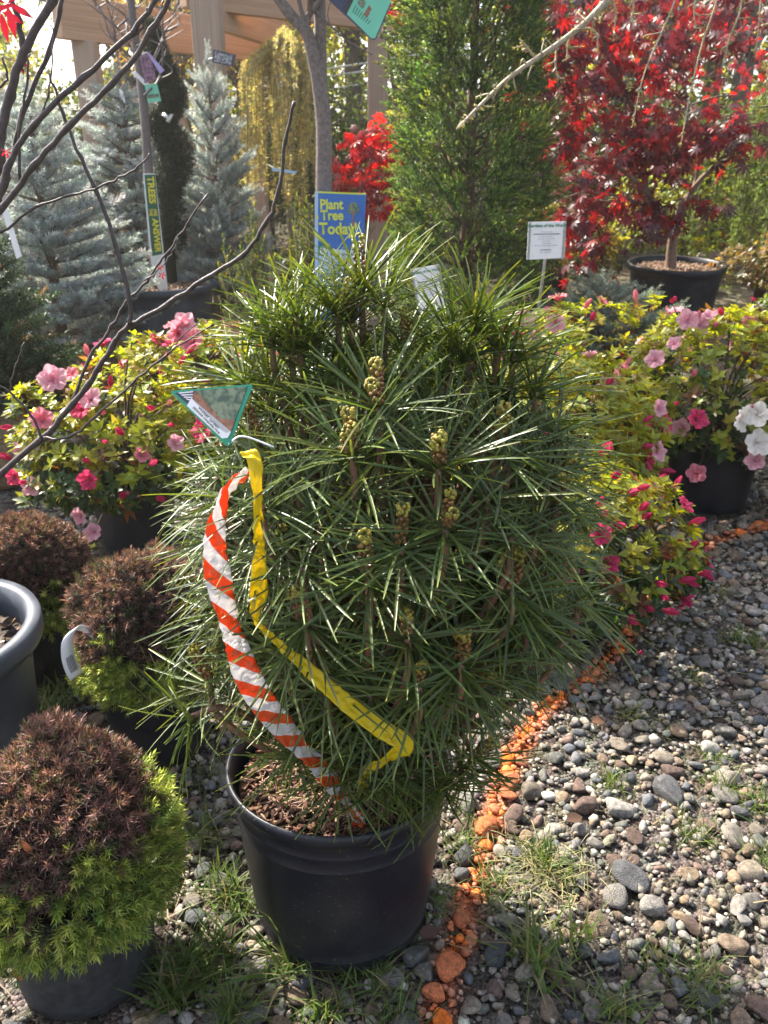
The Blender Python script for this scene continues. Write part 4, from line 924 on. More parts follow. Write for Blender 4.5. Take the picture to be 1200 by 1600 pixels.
ph = g.uniform(0, 6.28, n); cl = 1 + .13 * np.sin(3 * ph + 7 * t_) + .1 * np.sin(5 * ph - 13 * t_) + .08 * np.sin(11 * ph + 23 * t_)
dep = g.choice([1, .88, .7, .4], n, p=[.42, .26, .18, .14]); rr = prof * cl * dep
P = np.stack([rr * np.cos(ph), rr * np.sin(ph), z], 1); ax = norm(np.stack([np.cos(ph), np.sin(ph), g.uniform(.0, 1.1, n)], 1) + g.normal(0, .35, (n, 3)))
C = jitter(np.where((g.random(n) < .3)[:, None], np.array([[.12, .165, .045]]), np.array([[.055, .10, .034]])), n, .5, g); M = frames(ax, None) * g.uniform(.75, 1.3, n)[:, None, None]
mb = MB()
for i in range(4): s = np.arange(n) % 4 == i; mb.scatter(SH[i], M[s], P[s], C[s])
obj('crown', mb, M_CONIFER, ced, local=True)
mb = MB().tube([(0, 0, -.02), (0, 0, 1.2), (0, 0, 2.7)], [.05, .035, .008], 8, (.1, .06, .04))
for i in range(60):
    a = g.uniform(0, 6.28); zz = g.uniform(.15, 2.2); L = .36 * (1 - zz / 3.2); mb.tube([(0, 0, zz), (L * .6 * math.cos(a), L * .6 * math.sin(a), zz + .06), (L * math.cos(a), L * math.sin(a), zz + .2)], [.012, .008, .004], 4, (.12, .06, .04))
obj('trunk', mb, M_BARK, ced, local=True)

# ------------------------------------------------------------------ Japanese maple in its tub
mp = at_d(1056, 410, 6.28); MX, MY = float(mp[0]), float(mp[1]); mz = gz(MX, MY); tub_h = float(mp[2]) - mz
mpl = thing('potted_red_maple', 'spreading dark red maple in a wide low black tub', 'potted maple', (MX, MY, mz))
big_pot(mpl, .36, tub_h, .29, M_POT, (.2, .14, .1)); g = np.random.default_rng(401)
for c in mpl.children: c.rotation_euler = (R(3.0), 0, 0)
W = lambda u, v, y: at_y(u, v, y)
bk = MB(); BKC = (.17, .115, .085)
base = W(1050, 412, MY); fork = W(1052, 368, MY)
def limb(pts, r0, r1, mbx, col=BKC, n=6):
    B = bezier(pts, 4); mbx.tube(B, np.linspace(r0, r1, len(B)), n, col); return B
limb([base - [0, 0, .06], W(1049, 395, MY), fork], .04, .035, bk, n=10)
limb([fork, W(1038, 350, MY - .05), W(1032, 330, MY - .1), W(1000, 290, MY - .25), W(960, 255, MY - .4)], .035, .012, bk)
limb([fork, W(1063, 345, MY), W(1075, 310, MY), W(1100, 275, MY - .05), W(1135, 250, MY - .1)], .034, .012, bk)
limb([W(1060, 350, MY), W(1062, 320, MY), W(1085, 290, MY + .1), W(1092, 220, MY + .1), W(1060, 140, MY + .1)], .024, .008, bk)
limb([W(1038, 350, MY), W(1010, 300, MY), W(1000, 200, MY), W(960, 110, MY - .1), W(930, 20, MY - .2), W(920, -60, MY - .3)], .026, .008, bk)
limb([W(1032, 335, MY), W(980, 310, MY - .2), W(920, 300, MY - .4), W(880, 310, MY - .5)], .014, .005, bk)
pads = [(870, 60, 60, 55), (930, 50, 70, 55), (1000, 30, 80, 50), (870, 130, 50, 50), (930, 140, 60, 45), (880, 200, 40, 50), (960, 210, 70, 35), (1010, 190, 60, 35), (1080, 220, 75, 30), (1140, 210, 50, 30), (1050, 250, 60, 30), (980, 260, 70, 35), (900, 270, 45, 45), (930, 320, 60, 30),
        (910, 365, 30, 55), (900, 345, 40, 35), (1020, 240, 60, 30), (1000, 320, 40, 25), (1040, 340, 30, 22), (1095, 320, 26, 16), (850, 30, 40, 60), (1100, 40, 60, 40), (1160, 20, 50, 40), (1060, 100, 50, 40), (925, 400, 20, 35), (1100, 235, 60, 22), (980, 110, 60, 35), (1010, 345, 28, 26), (1150, 190, 35, 22)]
mb = MB()
for (u, v, ru, rv) in pads:
    d0 = MY - .25 + g.normal(0, .18); c = W(u, v, d0); k = float((c - CAM) @ F_) / FPX; n = int(ru * rv * .021) + 9
    q = g.normal(size=(n, 3)) * np.array([ru * k * .62, ru * k * .62, rv * k * .55]); P = c + q
    d = norm(np.stack([g.normal(0, .7, n), g.normal(0, .7, n), -g.uniform(.2, 1.2, n)], 1)); cc = np.array([(.06, .016, .026), (.07, .014, .024), (.14, .014, .02), (.05, .014, .024), (.17, .016, .016)])[g.integers(0, 5, n)]
    M = frames(d, g.normal(0, .7, n)) * g.uniform(.06, .105, n)[:, None, None]; mb.scatter(ML, M, P, jitter(cc, n, .3, g))
    tw_t = c + np.array([0, 0, .03]); bk.tube(bezier([W(1040, 320, MY) * .35 + c * .65 + [0, 0, .05], tw_t], 4), np.linspace(.006, .003, 5), 4, BKC)
    for _ in range(4): e = c + g.normal(size=3) * [ru * k * .6, ru * k * .4, rv * k * .4]; bk.tube([tw_t, (tw_t + e) / 2 + [0, 0, .03], e], [.004, .003, .002], 3, BKC)
obj('crown', mb, M_MAPLE, mpl); obj('trunk', bk, M_BARK, mpl)

def red_tree(name, label, spots, y, seed, x0, cols, size=(.05, .085), tw=None, dens=.05, r0=.03):
    g = np.random.default_rng(seed); loc = np.array([x0, y, gz(x0, y)]); t = thing(name, label, 'maple', loc, 'red leaved maples')
    mb = MB(); bk = MB(); top = W(spots[0][0], min(s[1] for s in spots) - 40, y); bk.tube(bezier([loc - [0, 0, .03], loc * .5 + top * .5 + [.05, 0, 0], top], 5), np.linspace(r0, .008, 11), 7, (.12, .08, .07))
    for (u, v, ru, rv) in spots:
        c = W(u, v, y + g.normal(0, .12)); k = float((c - CAM) @ F_) / FPX; n = int(ru * rv * dens) + 10; P = c + g.normal(size=(n, 3)) * np.array([ru, ru, rv]) * k * .55
        d = norm(np.stack([g.normal(0, .7, n), g.normal(0, .7, n), -g.uniform(.2, 1.2, n)], 1)); cc = np.array(cols)[g.integers(0, len(cols), n)]
        mb.scatter(ML, frames(d, g.normal(0, .7, n)) * g.uniform(*size, n)[:, None, None], P, jitter(cc, n, .3, g))
        j = loc + (top - loc) * np.clip((c[2] - loc[2]) / (top[2] - loc[2]), .15, .9) - [0, 0, .1]; bk.tube(bezier([j, (j + c) / 2 + [0, 0, .05], c], 4), np.linspace(.012, .004, 9), 5, (.12, .08, .07))
    obj('crown', mb, M_MAPLE, t); obj('trunk', bk, M_BARK, t); return t
red_tree('red_maple', 'small bright red maple peeking out behind the blue tree banner', [(590, 205, 25, 16), (565, 235, 34, 26), (600, 250, 34, 30), (540, 275, 26, 20), (585, 300, 36, 26), (615, 280, 25, 30), (610, 330, 25, 16), (617, 10, 18, 18)], 6.3, 411, .22, [(.3, .012, .014), (.2, .01, .014), (.38, .03, .02), (.12, .01, .02)])
red_tree('red_maple', 'thin red maple with loose leaves and bare shoots behind the potted maple', [(1060, 90, 70, 50), (1120, 120, 60, 50), (1000, 90, 60, 60), (1170, 60, 40, 60), (1090, 40, 60, 50), (1180, 150, 30, 30), (1030, 150, 60, 40)], 8.2, 413, 2.9, [(.25, .02, .025), (.18, .015, .03), (.3, .03, .03)], (.05, .085), dens=.007)

# ------------------------------------------------------------------ blue spruces
def spruce_crown(seed, H, Rr, col=((.33, .375, .385), (.4, .44, .45), (.26, .31, .315)), lean=.15, tiers=15, nsh=54, leader=True):
    g = np.random.default_rng(seed); mb = MB(); wd = MB()
    S = [shoot(30, .11, .031, .0088, .5, 1.25, seed + 20 + i, tip=(1.25, 1.2, 1.15)) for i in range(3)]
    P = []; D = []; wd.tube([(0, 0, -.02), (0, 0, H * .6), (0, 0, H * .98)], [.04, .022, .006], 7, (.14, .1, .075))
    for k in range(tiers):
        f = k / tiers; zz = .08 * H + f * .86 * H; L = Rr * (1 - f) ** .8 + .05; nbr = max(5, int(11 * (1 - f * .55)))
        for b in range(nbr):
            a = b * 6.283 / nbr + k * 1.3 + g.normal(0, .15); Lb = L * g.uniform(.8, 1.12); up = lean + .35 * f + g.normal(0, .08)
            tip = np.array([Lb * math.cos(a), Lb * math.sin(a), zz + up * Lb]); root = np.array([0, 0, zz]); mid = (root + tip) / 2 + [0, 0, -.04 * Lb]
            B = bezier([root, mid, tip], 4); wd.tube(B, np.linspace(.009, .003, len(B)), 4, (.14, .1, .075), cap=False)
            m = max(3, int(nsh * Lb / .55 / 4)); 
            for j in range(m):
                s = .25 + .75 * (j + g.random()) / m; p = root * (1 - s) ** 2 + 2 * s * (1 - s) * mid + s * s * tip; dr = norm(tip - root); sd_ = norm(np.cross(dr, [0, 0, 1]))
                for q in (-1, 1, 0):
                    P.append(p + sd_ * q * .03 * (1.15 - s)); D.append(dr + sd_ * q * g.uniform(.6, 1.1) + np.array([0, 0, g.uniform(-.1, .45)]))
    if leader:
        for j in range(26): P.append(np.array([0, 0, H * (.8 + .2 * j / 26)])); D.append(np.array([g.normal(0, .45), g.normal(0, .45), 1.0]))
    P = np.array(P); D = np.array(D); n = len(P); C = jitter(np.array(col)[g.integers(0, len(col), n)], n, .25, g)
    bud = g.random(n) < .03; C[bud] = jitter((.28, .17, .08), int(bud.sum()), .2, g)
    M = frames(D, g.uniform(0, 6, n)) * g.uniform(.75, 1.2, n)[:, None, None]
    for i in range(3): s = np.arange(n) % 3 == i; mb.scatter(S[i], M[s], P[s], C[s])
    c = mb.mesh('crown'); c.materials.append(M_SPRUCE); w = wd.mesh('trunk'); w.materials.append(M_BARK); return c, w
SP = [spruce_crown(501, 1.45, .52), spruce_crown(502, 1.6, .5)]
def rootball(t, r, h, seed, mat=None, lift=0.0):
    g = np.random.default_rng(seed); a = np.linspace(0, 6.283, 40, endpoint=False); V = []; T = []; zs = np.linspace(0, 1, 12)
    for z in zs:
        for q in a:
            rr = r * (.82 + .36 * math.sin(math.pi * min(1, z * .9 + .1)) ** .7 - .28 * z ** 3) * (1 + .03 * math.sin(9 * q + 4 * z) + .02 * math.sin(17 * q - 9 * z)) + g.normal(0, .003); V.append((rr * math.cos(q), rr * math.sin(q), h * z - .01 + lift))
    m = 40
    for i in range(11):
        for j in range(m): p, q = i * m + j, i * m + (j + 1) % m; T += [(p, q, q + m), (p, q + m, p + m)]
    V.append((0, 0, h * 1.02 + lift)); T += [(11 * m + j, 11 * m + (j + 1) % m, len(V) - 1) for j in range(m)]
    V.append((0, 0, -.01 + lift)); T += [((j + 1) % m, j, len(V) - 1) for j in range(m)]
    mb = MB().add(V, T); rope = []
    for k in range(3):
        zz = .25 + .25 * k; mb2 = [(r * 1.17 * math.cos(q) * (1 - .05 * k), r * 1.17 * math.sin(q) * (1 - .05 * k), h * zz + .02 * math.sin(3 * q + k) + lift) for q in np.linspace(0, 6.283, 30)]; rope.append(mb2)
    o = obj('rootball', mb, mat or M_BURLAP, t, local=True)
    for p in rope: obj('rope', MB().tube(p, .004, 4, (.3, .24, .15)), M_BARK, o, local=True)
def blue_spruce(u, v, y, k, s, label, seed, rb=.24, rh=.28):
    p = W(u, v, y); x = float(p[0]); t = thing('blue_spruce', label, 'spruce', (x, y, gz(x, y)), 'blue spruces'); rootball(t, rb, rh, seed)
    for me, nm in zip(SP[k], ('crown', 'trunk')):
        o = obj(nm, me, None, t); o.scale = (s[0], s[0], s[1]); o.location = (0, 0, rh * .8); o.rotation_euler = (0, 0, seed)
    return t
blue_spruce(78, 400, 5.0, 0, (1.0, 1.0), 'broad blue spruce with a burlap rootball beside the pale boulders', 1, .3, .26)
blue_spruce(218, 400, 6.6, 1, (1.2, .95), 'silvery blue spruce behind the tub with the tagged sapling', 2)
blue_spruce(346, 400, 6.0, 1, (.64, 1.0), 'blue spruce with a tall bare leader spire and a card tag', 4)
blue_spruce(-10, 300, 7.4, 0, (1.0, 1.15), 'tall blue spruce behind the bare twiggy branches', 5)
# low creeping spruce by the maple tub
p = W(950, 450, 4.95); lx, ly = float(p[0]), 4.95; ls = thing('low_blue_spruce', 'low spreading blue spruce in front of the maple tub', 'spruce', (lx, ly, gz(lx, ly)), 'blue spruces')
lc, lw = spruce_crown(520, .62, .52, lean=.2, tiers=9, nsh=48, leader=False, col=((.2, .24, .2), (.25, .29, .24), (.16, .2, .16)))
o = obj('crown', lc, None, ls); o.location = (0, 0, .1); o.scale = (.85, .8, .88); o = obj('trunk', lw, None, ls); o.location = (0, 0, .1); o.scale = (.85, .8, .8)
obj('pot', MB().lathe(pot_profile(.2, .26, .16, .01, .005, .04, .02), 40), M_POT, ls, local=True)
# dark conifer on a burlap ball at the frame's edge
p = W(12, 560, 3.75); dx_, dy_ = float(p[0]) - .12, 3.75; dk = thing('balled_conifer', 'dark green conifer on a brown burlap rootball near the tall grass', 'conifer', (dx_, dy_, gz(dx_, dy_))); rootball(dk, .25, .34, 8)
dc, dw = spruce_crown(530, .95, .33, col=((.03, .055, .025), (.05, .08, .03)), tiers=12); o = obj('crown', dc, None, dk); o.location = (0, 0, .26); o = obj('trunk', dw, None, dk); o.location = (0, 0, .26)
# pale boulders
for i, (u, v, s) in enumerate([(100, 568, .085), (66, 572, .065), (128, 590, .04)]):
    p = W(u, v, 4.35); x, y = float(p[0]), 4.35; me = make_mesh('boulder', stone_shape(V2, np.random.default_rng(60 + i), 2) * s * np.array([1, 1, 1.3]), T2); me.materials.append(M_STONE)
    o = bpy.data.objects.new('boulder', me); COL.objects.link(o); o.color = (.4, .39, .37, 1); o.location = (x, y, gz(x, y) + s * .45); o.rotation_euler = (.2, .3, i)
    tag(o, ['large pale grey boulder by the burlap rootball', 'medium grey boulder tucked against the burlap ball', 'small pale boulder at the edge of the azalea bed'][i], 'boulder', 'pale boulders')

# ------------------------------------------------------------------ upright yews
yc = [shoot(24, .09, .021, .0065, .45, 1.1, 610 + i, tip=(3.2, 2.5, .9), tipfrom=.82) for i in range(3)]
def yew(u, v, y, h, seed, label, w=.2):
    g = np.random.default_rng(seed); p = W(u, v, y); x = float(p[0]); t = thing('upright_yew', label, 'yew', (x, y, gz(x, y)), 'upright yews with yellow tips'); mb = MB(); st = MB()
    obj('pot', MB().lathe(pot_profile(.16, .24, .13, .008, .005, .04, .02), 36), M_POT, t, local=True)
    P = []; D = []
    for k in range(20):
        a = g.uniform(0, 6.28); r = w * math.sqrt(g.random()); hh = h * g.uniform(.65, 1.0) * (1 - .25 * r / w); e = np.array([r * math.cos(a) * 1.25, r * math.sin(a) * 1.25, hh]); b = np.array([r * .3 * math.cos(a), r * .3 * math.sin(a), .15]); st.tube([b, (b + e) / 2, e], [.008, .006, .003], 4, (.12, .08, .05))
        for j in range(46):
            s = .12 + .88 * j / 46; a2 = g.uniform(0, 6.28); P.append(b + (e - b) * s); D.append(np.array([math.cos(a2), math.sin(a2), g.uniform(.3, 1.3) + s * .8]))
        P += [e] * 3; D += [np.array([g.normal(0, .2), g.normal(0, .2), 1])] * 3
    P = np.array(P); D = np.array(D); n = len(P); C = jitter(np.array([(.045, .075, .025), (.06, .09, .03), (.1, .12, .03)])[g.integers(0, 3, n)], n, .3, g); M = frames(D, g.uniform(0, 6, n)) * g.uniform(.6, 1.05, n)[:, None, None]
    for i in range(3): s = np.arange(n) % 3 == i; mb.scatter(yc[i], M[s], P[s], C[s])
    obj('crown', mb, M_CONIFER, t, local=True); obj('stems', st, M_BARK, t, local=True)
yew(402, 400, 4.75, 1.05, 621, 'upright yew with yellow tips between the tub and the blue banner')
yew(455, 400, 5.15, 1.22, 622, 'taller upright yew partly behind the blue banner trunk')
yew(520, 400, 6.0, 1.0, 623, 'dark upright yew in the gap behind the blue banner', .22)

# ------------------------------------------------------------------ tree with the blue banner
g = np.random.default_rng(71); TY = 4.35; tx = float(W(507, 480, TY)[0])
tt = thing('banner_tree', 'smooth grey trunked tree forking above the blue banner', 'tree', (tx, TY, gz(tx, TY)))
bk = MB(); GB = (.16, .13, .12); b0 = np.array([tx, TY, gz(tx, TY) - .03])
limb([b0, W(507, 480, TY), W(506, 300, TY), W(506, 200, TY), W(499, 135, TY), W(490, 90, TY), W(479, 50, TY), W(458, 28, TY), W(428, -12, TY), W(395, -60, TY)], .048, .02, bk, GB, 10)
limb([W(503, 160, TY), W(501, 100, TY + .02), W(500, 40, TY + .02), W(500, -20, TY + .02), W(505, -80, TY)], .03, .024, bk, GB, 8)
limb([W(480, 55, TY), W(482, 25, TY), W(503, -5, TY - .02), W(520, -50, TY)], .016, .012, bk, GB, 7)
limb([W(479, 42, TY), W(468, 5, TY), W(462, -40, TY)], .012, .009, bk, GB, 6)
limb([W(495, 18, TY - .03), W(518, 42, TY - .05), W(545, 65, TY - .06), W(583, 86, TY - .06)], .005, .002, bk, GB, 5)
limb([W(515, 38, TY - .05), W(512, 20, TY - .05), W(519, -5, TY - .05)], .003, .002, bk, GB, 4)
shade_crown = MB()  # upper crown out of view, added to throw dappled shade on the gravel
for i in range(46):
    a = g.uniform(0, 6.28); r = g.uniform(.25, 1.15); e = np.array([tx + r * math.cos(a), TY + r * math.sin(a), g.uniform(2.45, 3.7)]); q = np.array([tx + .1 * math.cos(a), TY + .1 * math.sin(a), 2.15 + .6 * g.random()])
    B = limb([q, (q + e) / 2 + [0, 0, .1], e], .011, .003, bk, GB, 5)
    for _ in range(5):
        c = B[g.integers(3, len(B))]; f = c + g.normal(0, .22, 3) + [0, 0, .1]; f[2] = max(f[2], 2.35); bk.tube([c, (c + f) / 2, f], [.005, .004, .002], 3, GB); m = 16; P = c + (f - c) * g.random((m, 1)) + g.normal(0, .05, (m, 3)); P[:, 2] = np.maximum(P[:, 2], 2.3)
        shade_crown.scatter(AL, frames(rand_dir(m, g), g.uniform(0, 6, m)) * g.uniform(.03, .06, m)[:, None, None], P, jitter((.15, .19, .04), m, .3, g))
for z in (2.0, 2.5, 3.0): bk.tube([np.array([tx - .02, TY, z]), np.array([tx, TY, z + .55])], [.022, .016], 7, GB)
obj('crown', shade_crown, M_LEAF, tt)
obj('trunk', bk, M_BARK, tt)
obj('pot', MB().lathe(pot_profile(.26, .36, .2, .012, .006, .05, .03), 48, (tx, TY + .02, gz(tx, TY))), M_POT, tt)
# banner
BY = TY - .09
bn = thing('tree_banner', 'blue vertical banner reading Plant a Tree Today tied to the trunk', 'banner', W(530, 480, BY))
Bp = lambda u, v: W(u, v, BY - (u - 495) * .0006)
plate('panel', [Bp(492, 299), Bp(572, 302), Bp(566, 420), Bp(566, 500), Bp(492, 500)], .004, M_BLUE, bn)
plate('border', [Bp(492, 299), Bp(497, 299), Bp(497, 500), Bp(492, 500)], .001, M_PALEBLUE, bn, .0015)
plate('border', [Bp(497, 299), Bp(572, 302), Bp(572, 304.5), Bp(497, 301.5)], .001, M_LIME, bn, .0015)
plate('text_panel', [Bp(512, 389), Bp(564, 392), Bp(562, 428), Bp(498, 425), Bp(498, 400), Bp(512, 400)], .001, M_PALEBLUE, bn, .0015)
plate('text_panel', [Bp(498, 440), Bp(562, 440), Bp(562, 475), Bp(498, 475)], .001, M_PALEBLUE, bn, .0015)
plate('emblem', [Bp(497, 386), Bp(506, 380), Bp(512, 385), Bp(512, 401), Bp(497, 399)], .001, M_GREENINK, bn, .0025)
bx = Bp(560, 350) - Bp(500, 350); by_ = Bp(500, 320) - Bp(500, 350); S1 = np.linalg.norm(Bp(500, 300) - Bp(500, 301))
plate('emblem_ring', rounded([Bp(500, 388), Bp(504.5, 384.5), Bp(509, 388), Bp(509, 395), Bp(504.5, 398), Bp(500, 395)], .004, 3), .0006, M_WHITE, bn, .0036)
lettering('S', M_GREENINK, bn, Bp(504.7, 391), bx, by_, S1 * 13, .03, lift=.005)
for s, u, v, sz in (('Plant', 518, 320, 22), ('a', 496, 338, 12), ('Tree', 519, 337, 22), ('Today!', 529, 358, 26)): lettering(s, M_LIME, bn, Bp(u, v), bx, by_, S1 * sz, .028, lift=.003, sx=.92)
lettering('Invest in Your Home', M_INK, bn, Bp(538, 397), bx, by_, S1 * 5.5, .02, lift=.003)
for k in range(4): plate('text_line', [Bp(503, 404 + 5 * k), Bp(558 - 6 * (k % 2), 405 + 5 * k), Bp(558 - 6 * (k % 2), 406 + 5 * k), Bp(503, 405 + 5 * k)], .0005, M_GREYPRINT, bn, .0025)
mb = MB(); cc_ = W(552, 326, BY - .03); fx = [Bp(552, 326) + norm(bx) * S1 * 10 * math.cos(a) * q + norm(by_) * S1 * 10 * math.sin(a) * q for a, q in zip(np.linspace(0, 6.28, 14, endpoint=False), [1, .9, 1.05, .95, 1.1, .9, 1, .85, 1, 1.05, .9, 1, .95, 1.05])]
plate('tree_print', fx, .0005, M_PHOTOGREEN, bn, .0025); plate('tree_print', [Bp(551, 330), Bp(553, 330), Bp(553, 349), Bp(551, 349)], .0005, M_PHOTOBROWN, bn, .003); plate('tree_print', [Bp(550, 348), Bp(555, 348), Bp(552.5, 355)], .0005, M_PHOTOBROWN, bn, .0035)
# mint tag hanging above
TYg = TY - .25; Q = lambda u, v: W(u, v, TYg)
ht = thing('hang_tag', 'large mint green plant tag with a dark photo end hanging from the forked tree', 'tag', Q(575, 55), 'hanging plant tags')
plate('card', rounded([Q(498, -14), Q(560, -60), Q(612, 4), Q(587, 62), Q(580, 62)], .006), .0016, M_NAVY, ht)
plate('info_side', rounded([Q(542, 22), Q(562, -20), Q(585, -30), Q(611, 2), Q(586, 60), Q(580, 60)], .003), .0008, M_MINT, ht, .001)
plate('title_strip', [Q(535, 16), Q(556, -22), Q(562, -20), Q(542, 22)], .0006, M_INK, ht, .0018)
for k in range(8): plate('text_line', [Q(550 + 3.4 * k, 19 + 2.6 * k), Q(556 + 3.2 * k, 8 + 3.4 * k), Q(557 + 3.2 * k, 8.8 + 3.4 * k), Q(551 + 3.4 * k, 19.8 + 2.6 * k)], .0004, M_TAGDARK, ht, .0018)
plate('picture', rounded([Q(557, 4), Q(566, -4), Q(572, 4), Q(567, 15)], .006, 3), .0004, M_PHOTOGREEN, ht, .0018); plate('picture', [Q(568, 22), Q(577, 8), Q(581, 14), Q(574, 28)], .0004, M_PHOTOBROWN, ht, .0018)
obj('tie', MB().tube(bezier([Q(560, -50), Q(540, -60) + [0, .1, 0], W(505, -60, TY)], 4), .002, 4), M_WHITE, ht)

# ------------------------------------------------------------------ small white signs on stakes
def stake_sign(corners, foot, y, label, dyr=0.0):
    u0 = corners[0][0]; P = [W(u, v, y + dyr * (u - u0)) for u, v in corners]; f = W(foot[0], foot[1], y); b = np.array([f[0], y, gz(f[0], y) - .05])
    t = thing('garden_sign', label, 'sign', (f[0], y, gz(f[0], y)), 'small white garden signs')
    plate('panel', P, .005, M_WHITE, t); cx_ = (P[2] + P[3]) / 2; nv = norm(np.cross(P[1] - P[0], P[3] - P[0])); nv = nv if nv @ (CAM - P[0]) > 0 else -nv
    top = (P[0] + P[1] + P[2] + P[3]) / 4; dirn = norm(cx_ - W(foot[0], foot[1], y)); dn = cx_ - dirn * ((cx_[2] - b[2]) / max(.2, dirn[2]))
    obj('post', MB().tube([dn - nv * .009, cx_ - nv * .009, top - nv * .009], .007, 8), M_METAL, t)
    X, Y = P[1] - P[0], P[0] - P[3]; w, h = np.linalg.norm(X), np.linalg.norm(Y); at = lambda a, b_: P[3] + X * a + Y * b_
    if nv @ np.cross(X, Y) < 0: X = -X
    for e in (0.0, .93): plate('edge', [at(e, 0), at(e + .07, 0), at(e + .07, 1), at(e, 1)], .001, M_METAL, t, .0015)
    lettering('Gardens of the World', M_GREENINK, t, at(.5, .9), X, Y, w * .112, .03, lift=.002)
    for k, (wd, s) in enumerate([(.3, 0), (.7, 1), (.38, 0), (.46, 0), (.2, 0), (.24, 0), (.6, 0), (0, 0), (.28, 1), (.34, 0)]):
        if wd: z = .73 - .06 * k; e = .018 if s else .009; plate('text_line', [at(.5 - wd / 2, z), at(.5 + wd / 2, z), at(.5 + wd / 2, z + e), at(.5 - wd / 2, z + e)], .0005, M_INK if s else M_GREYPRINT, t, .0012)
    return t
stake_sign([(826, 347), (885, 346), (882, 403), (823, 406)], (840, 500), 3.95, 'square white garden sign on a grey stake beside the red maple')
stake_sign([(641, 421), (687, 413), (697, 478), (654, 489)], (690, 560), 3.75, 'tilted white garden sign half hidden by the umbrella pine needles', -.001)

# ------------------------------------------------------------------ sapling in the wide tub with its tags
sp = at_d(243, 441, 5.36); sx_, sy_ = float(sp[0]), float(sp[1]); sz_ = gz(sx_, sy_)
sap = thing('potted_sapling', 'slender bare sapling in a wide dark grey tub with a yellow lettered tag', 'potted tree', (sx_, sy_, sz_)); big_pot(sap, .385, float(sp[2]) - sz_, .3, M_POT_OLD)
bk = MB(); SB = (.12, .095, .095); g = np.random.default_rng(81)
limb([W(247, 455, sy_), W(240, 380, sy_), W(232, 270, sy_), W(225, 170, sy_), W(214, 80, sy_), W(205, 10, sy_), W(198, -50, sy_)], .034, .02, bk, SB, 8)
for pts in [[(214, 90), (185, 45), (150, 15), (110, -15)], [(212, 70), (200, 30), (170, 5), (150, -20)], [(216, 100), (175, 60), (160, 20), (140, -10)], [(206, 20), (225, -5), (235, -30)], [(222, 130), (245, 80), (262, 40), (280, 0)], [(200, 60), (196, 35), (180, 42), (168, 10)], [(180, 65), (176, 40), (150, 10), (145, -20)], [(256, 60), (254, 30), (262, -10)], [(225, 150), (250, 120), (255, 70)]]:
    limb([W(u, v, sy_ + g.normal(0, .05)) for u, v in pts], .008, .003, bk, SB, 5)
    for _ in range(5):
        i = g.integers(0, len(pts) - 1); f = g.random(); u = pts[i][0] * (1 - f) + pts[i + 1][0] * f; v = pts[i][1] * (1 - f) + pts[i + 1][1] * f; limb([W(u, v, sy_), W(u + g.normal(0, 12), v - 14, sy_), W(u + g.normal(0, 22), v - 34, sy_)], .004, .0015, bk, SB, 4)
obj('trunk', bk, M_TWIG, sap)
VY = sy_ - .07; A = lambda u, v: W(u, v, VY)
vt = thing('vertical_tag', 'narrow green tag with yellow letters reading Trees Are The Answer', 'tag', A(240, 420), 'hanging plant tags')
plate('strip', [A(223, 271), A(242, 271), A(262, 452), A(248, 455), A(236, 410)], .002, M_WHITE, vt); plate('print', [A(225.5, 273), A(242, 272.5), A(254, 397), A(238, 400)], .0008, M_TAGDARK, vt, .0012)
ax_ = A(246, 397) - A(234, 273); ay = A(243, 330) - A(231, 330); px1 = np.linalg.norm(A(240, 300) - A(240, 301))
lettering('TREES', M_YELLOW, vt, A(236.5, 297), ax_, ay, px1 * 15, .03, sx=1.05, lift=.002); lettering('ARE\nTHE', M_YELLOW, vt, A(239.3, 332), ax_, ay, px1 * 8, .02, sx=.8, lift=.002); lettering('ANSWER', M_YELLOW, vt, A(244.5, 368), ax_, ay, px1 * 14, .03, sx=.95, lift=.002)
def card_tag(pts, y, mat, label, extra=(), tie=None):
    t = thing('hang_tag', label, 'tag', W(*pts[-1], y), 'hanging plant tags'); plate('card', [W(u, v, y) for u, v in pts], .0016, mat, t)
    for p2, m2 in extra: plate('print', [W(u, v, y) for u, v in p2], .0006, m2, t, .001)
    if tie: obj('tie', MB().tube([W(*tie[0], y), W(*tie[1], y + .06)], .003, 4), M_WHITE, t)
card_tag([(226, 133), (245, 130), (252, 158), (231, 160)], sy_ - .06, M_MINT, 'small mint green card hanging on the slender sapling', [([(229, 148), (248, 146), (249.5, 152), (230.5, 154)], M_PHOTOGREEN)], ((235, 133), (224, 120)))
card_tag([(218, 88), (234, 80), (244, 124), (226, 130)], sy_ - .08, M_FLOWERPRINT, 'dark card with purple flower print on the slender sapling', (), ((226, 86), (217, 82)))
card_tag([(228, 80), (236, 86), (257, 110), (250, 115)], sy_ - .1, M_PURPLE, 'lavender strip tag stuck across the flower print card', (), ((230, 82), (218, 84)))
card_tag([(334, 77), (369, 86), (364, 105), (331, 97)], 5.85, M_NAVY, 'dark bordered card tag on the spruce leader spire', [([(336, 79.5), (364, 87), (360.5, 101.5), (333.5, 95.5)], M_GREYPRINT)], ((334, 90), (326, 92)))
card_tag([(205, 113), (212, 112), (240, 138), (234, 142)], sy_ - .05, M_WHITE, 'white ribbon tag crossing behind the mint card', (), ((206, 114), (216, 110)))
card_tag([(186, 138), (192, 142), (196, 162), (187, 150)], 6.4, M_WHITE, 'little white tag on the silvery spruce', (), ((188, 140), (192, 132)))
card_tag([(3, 330), (12, 327), (34, 400), (26, 405)], 3.42, M_WHITE, 'white strip tag dangling on the dark conifer by the burlap ball', (), ((6, 330), (4, 322)))
card_tag([(423, 441), (419, 437), (441, 411), (446, 416)], 4.5, M_BURLAP, 'tan paper tag tucked into the yew', (), ((441, 412), (446, 405)))
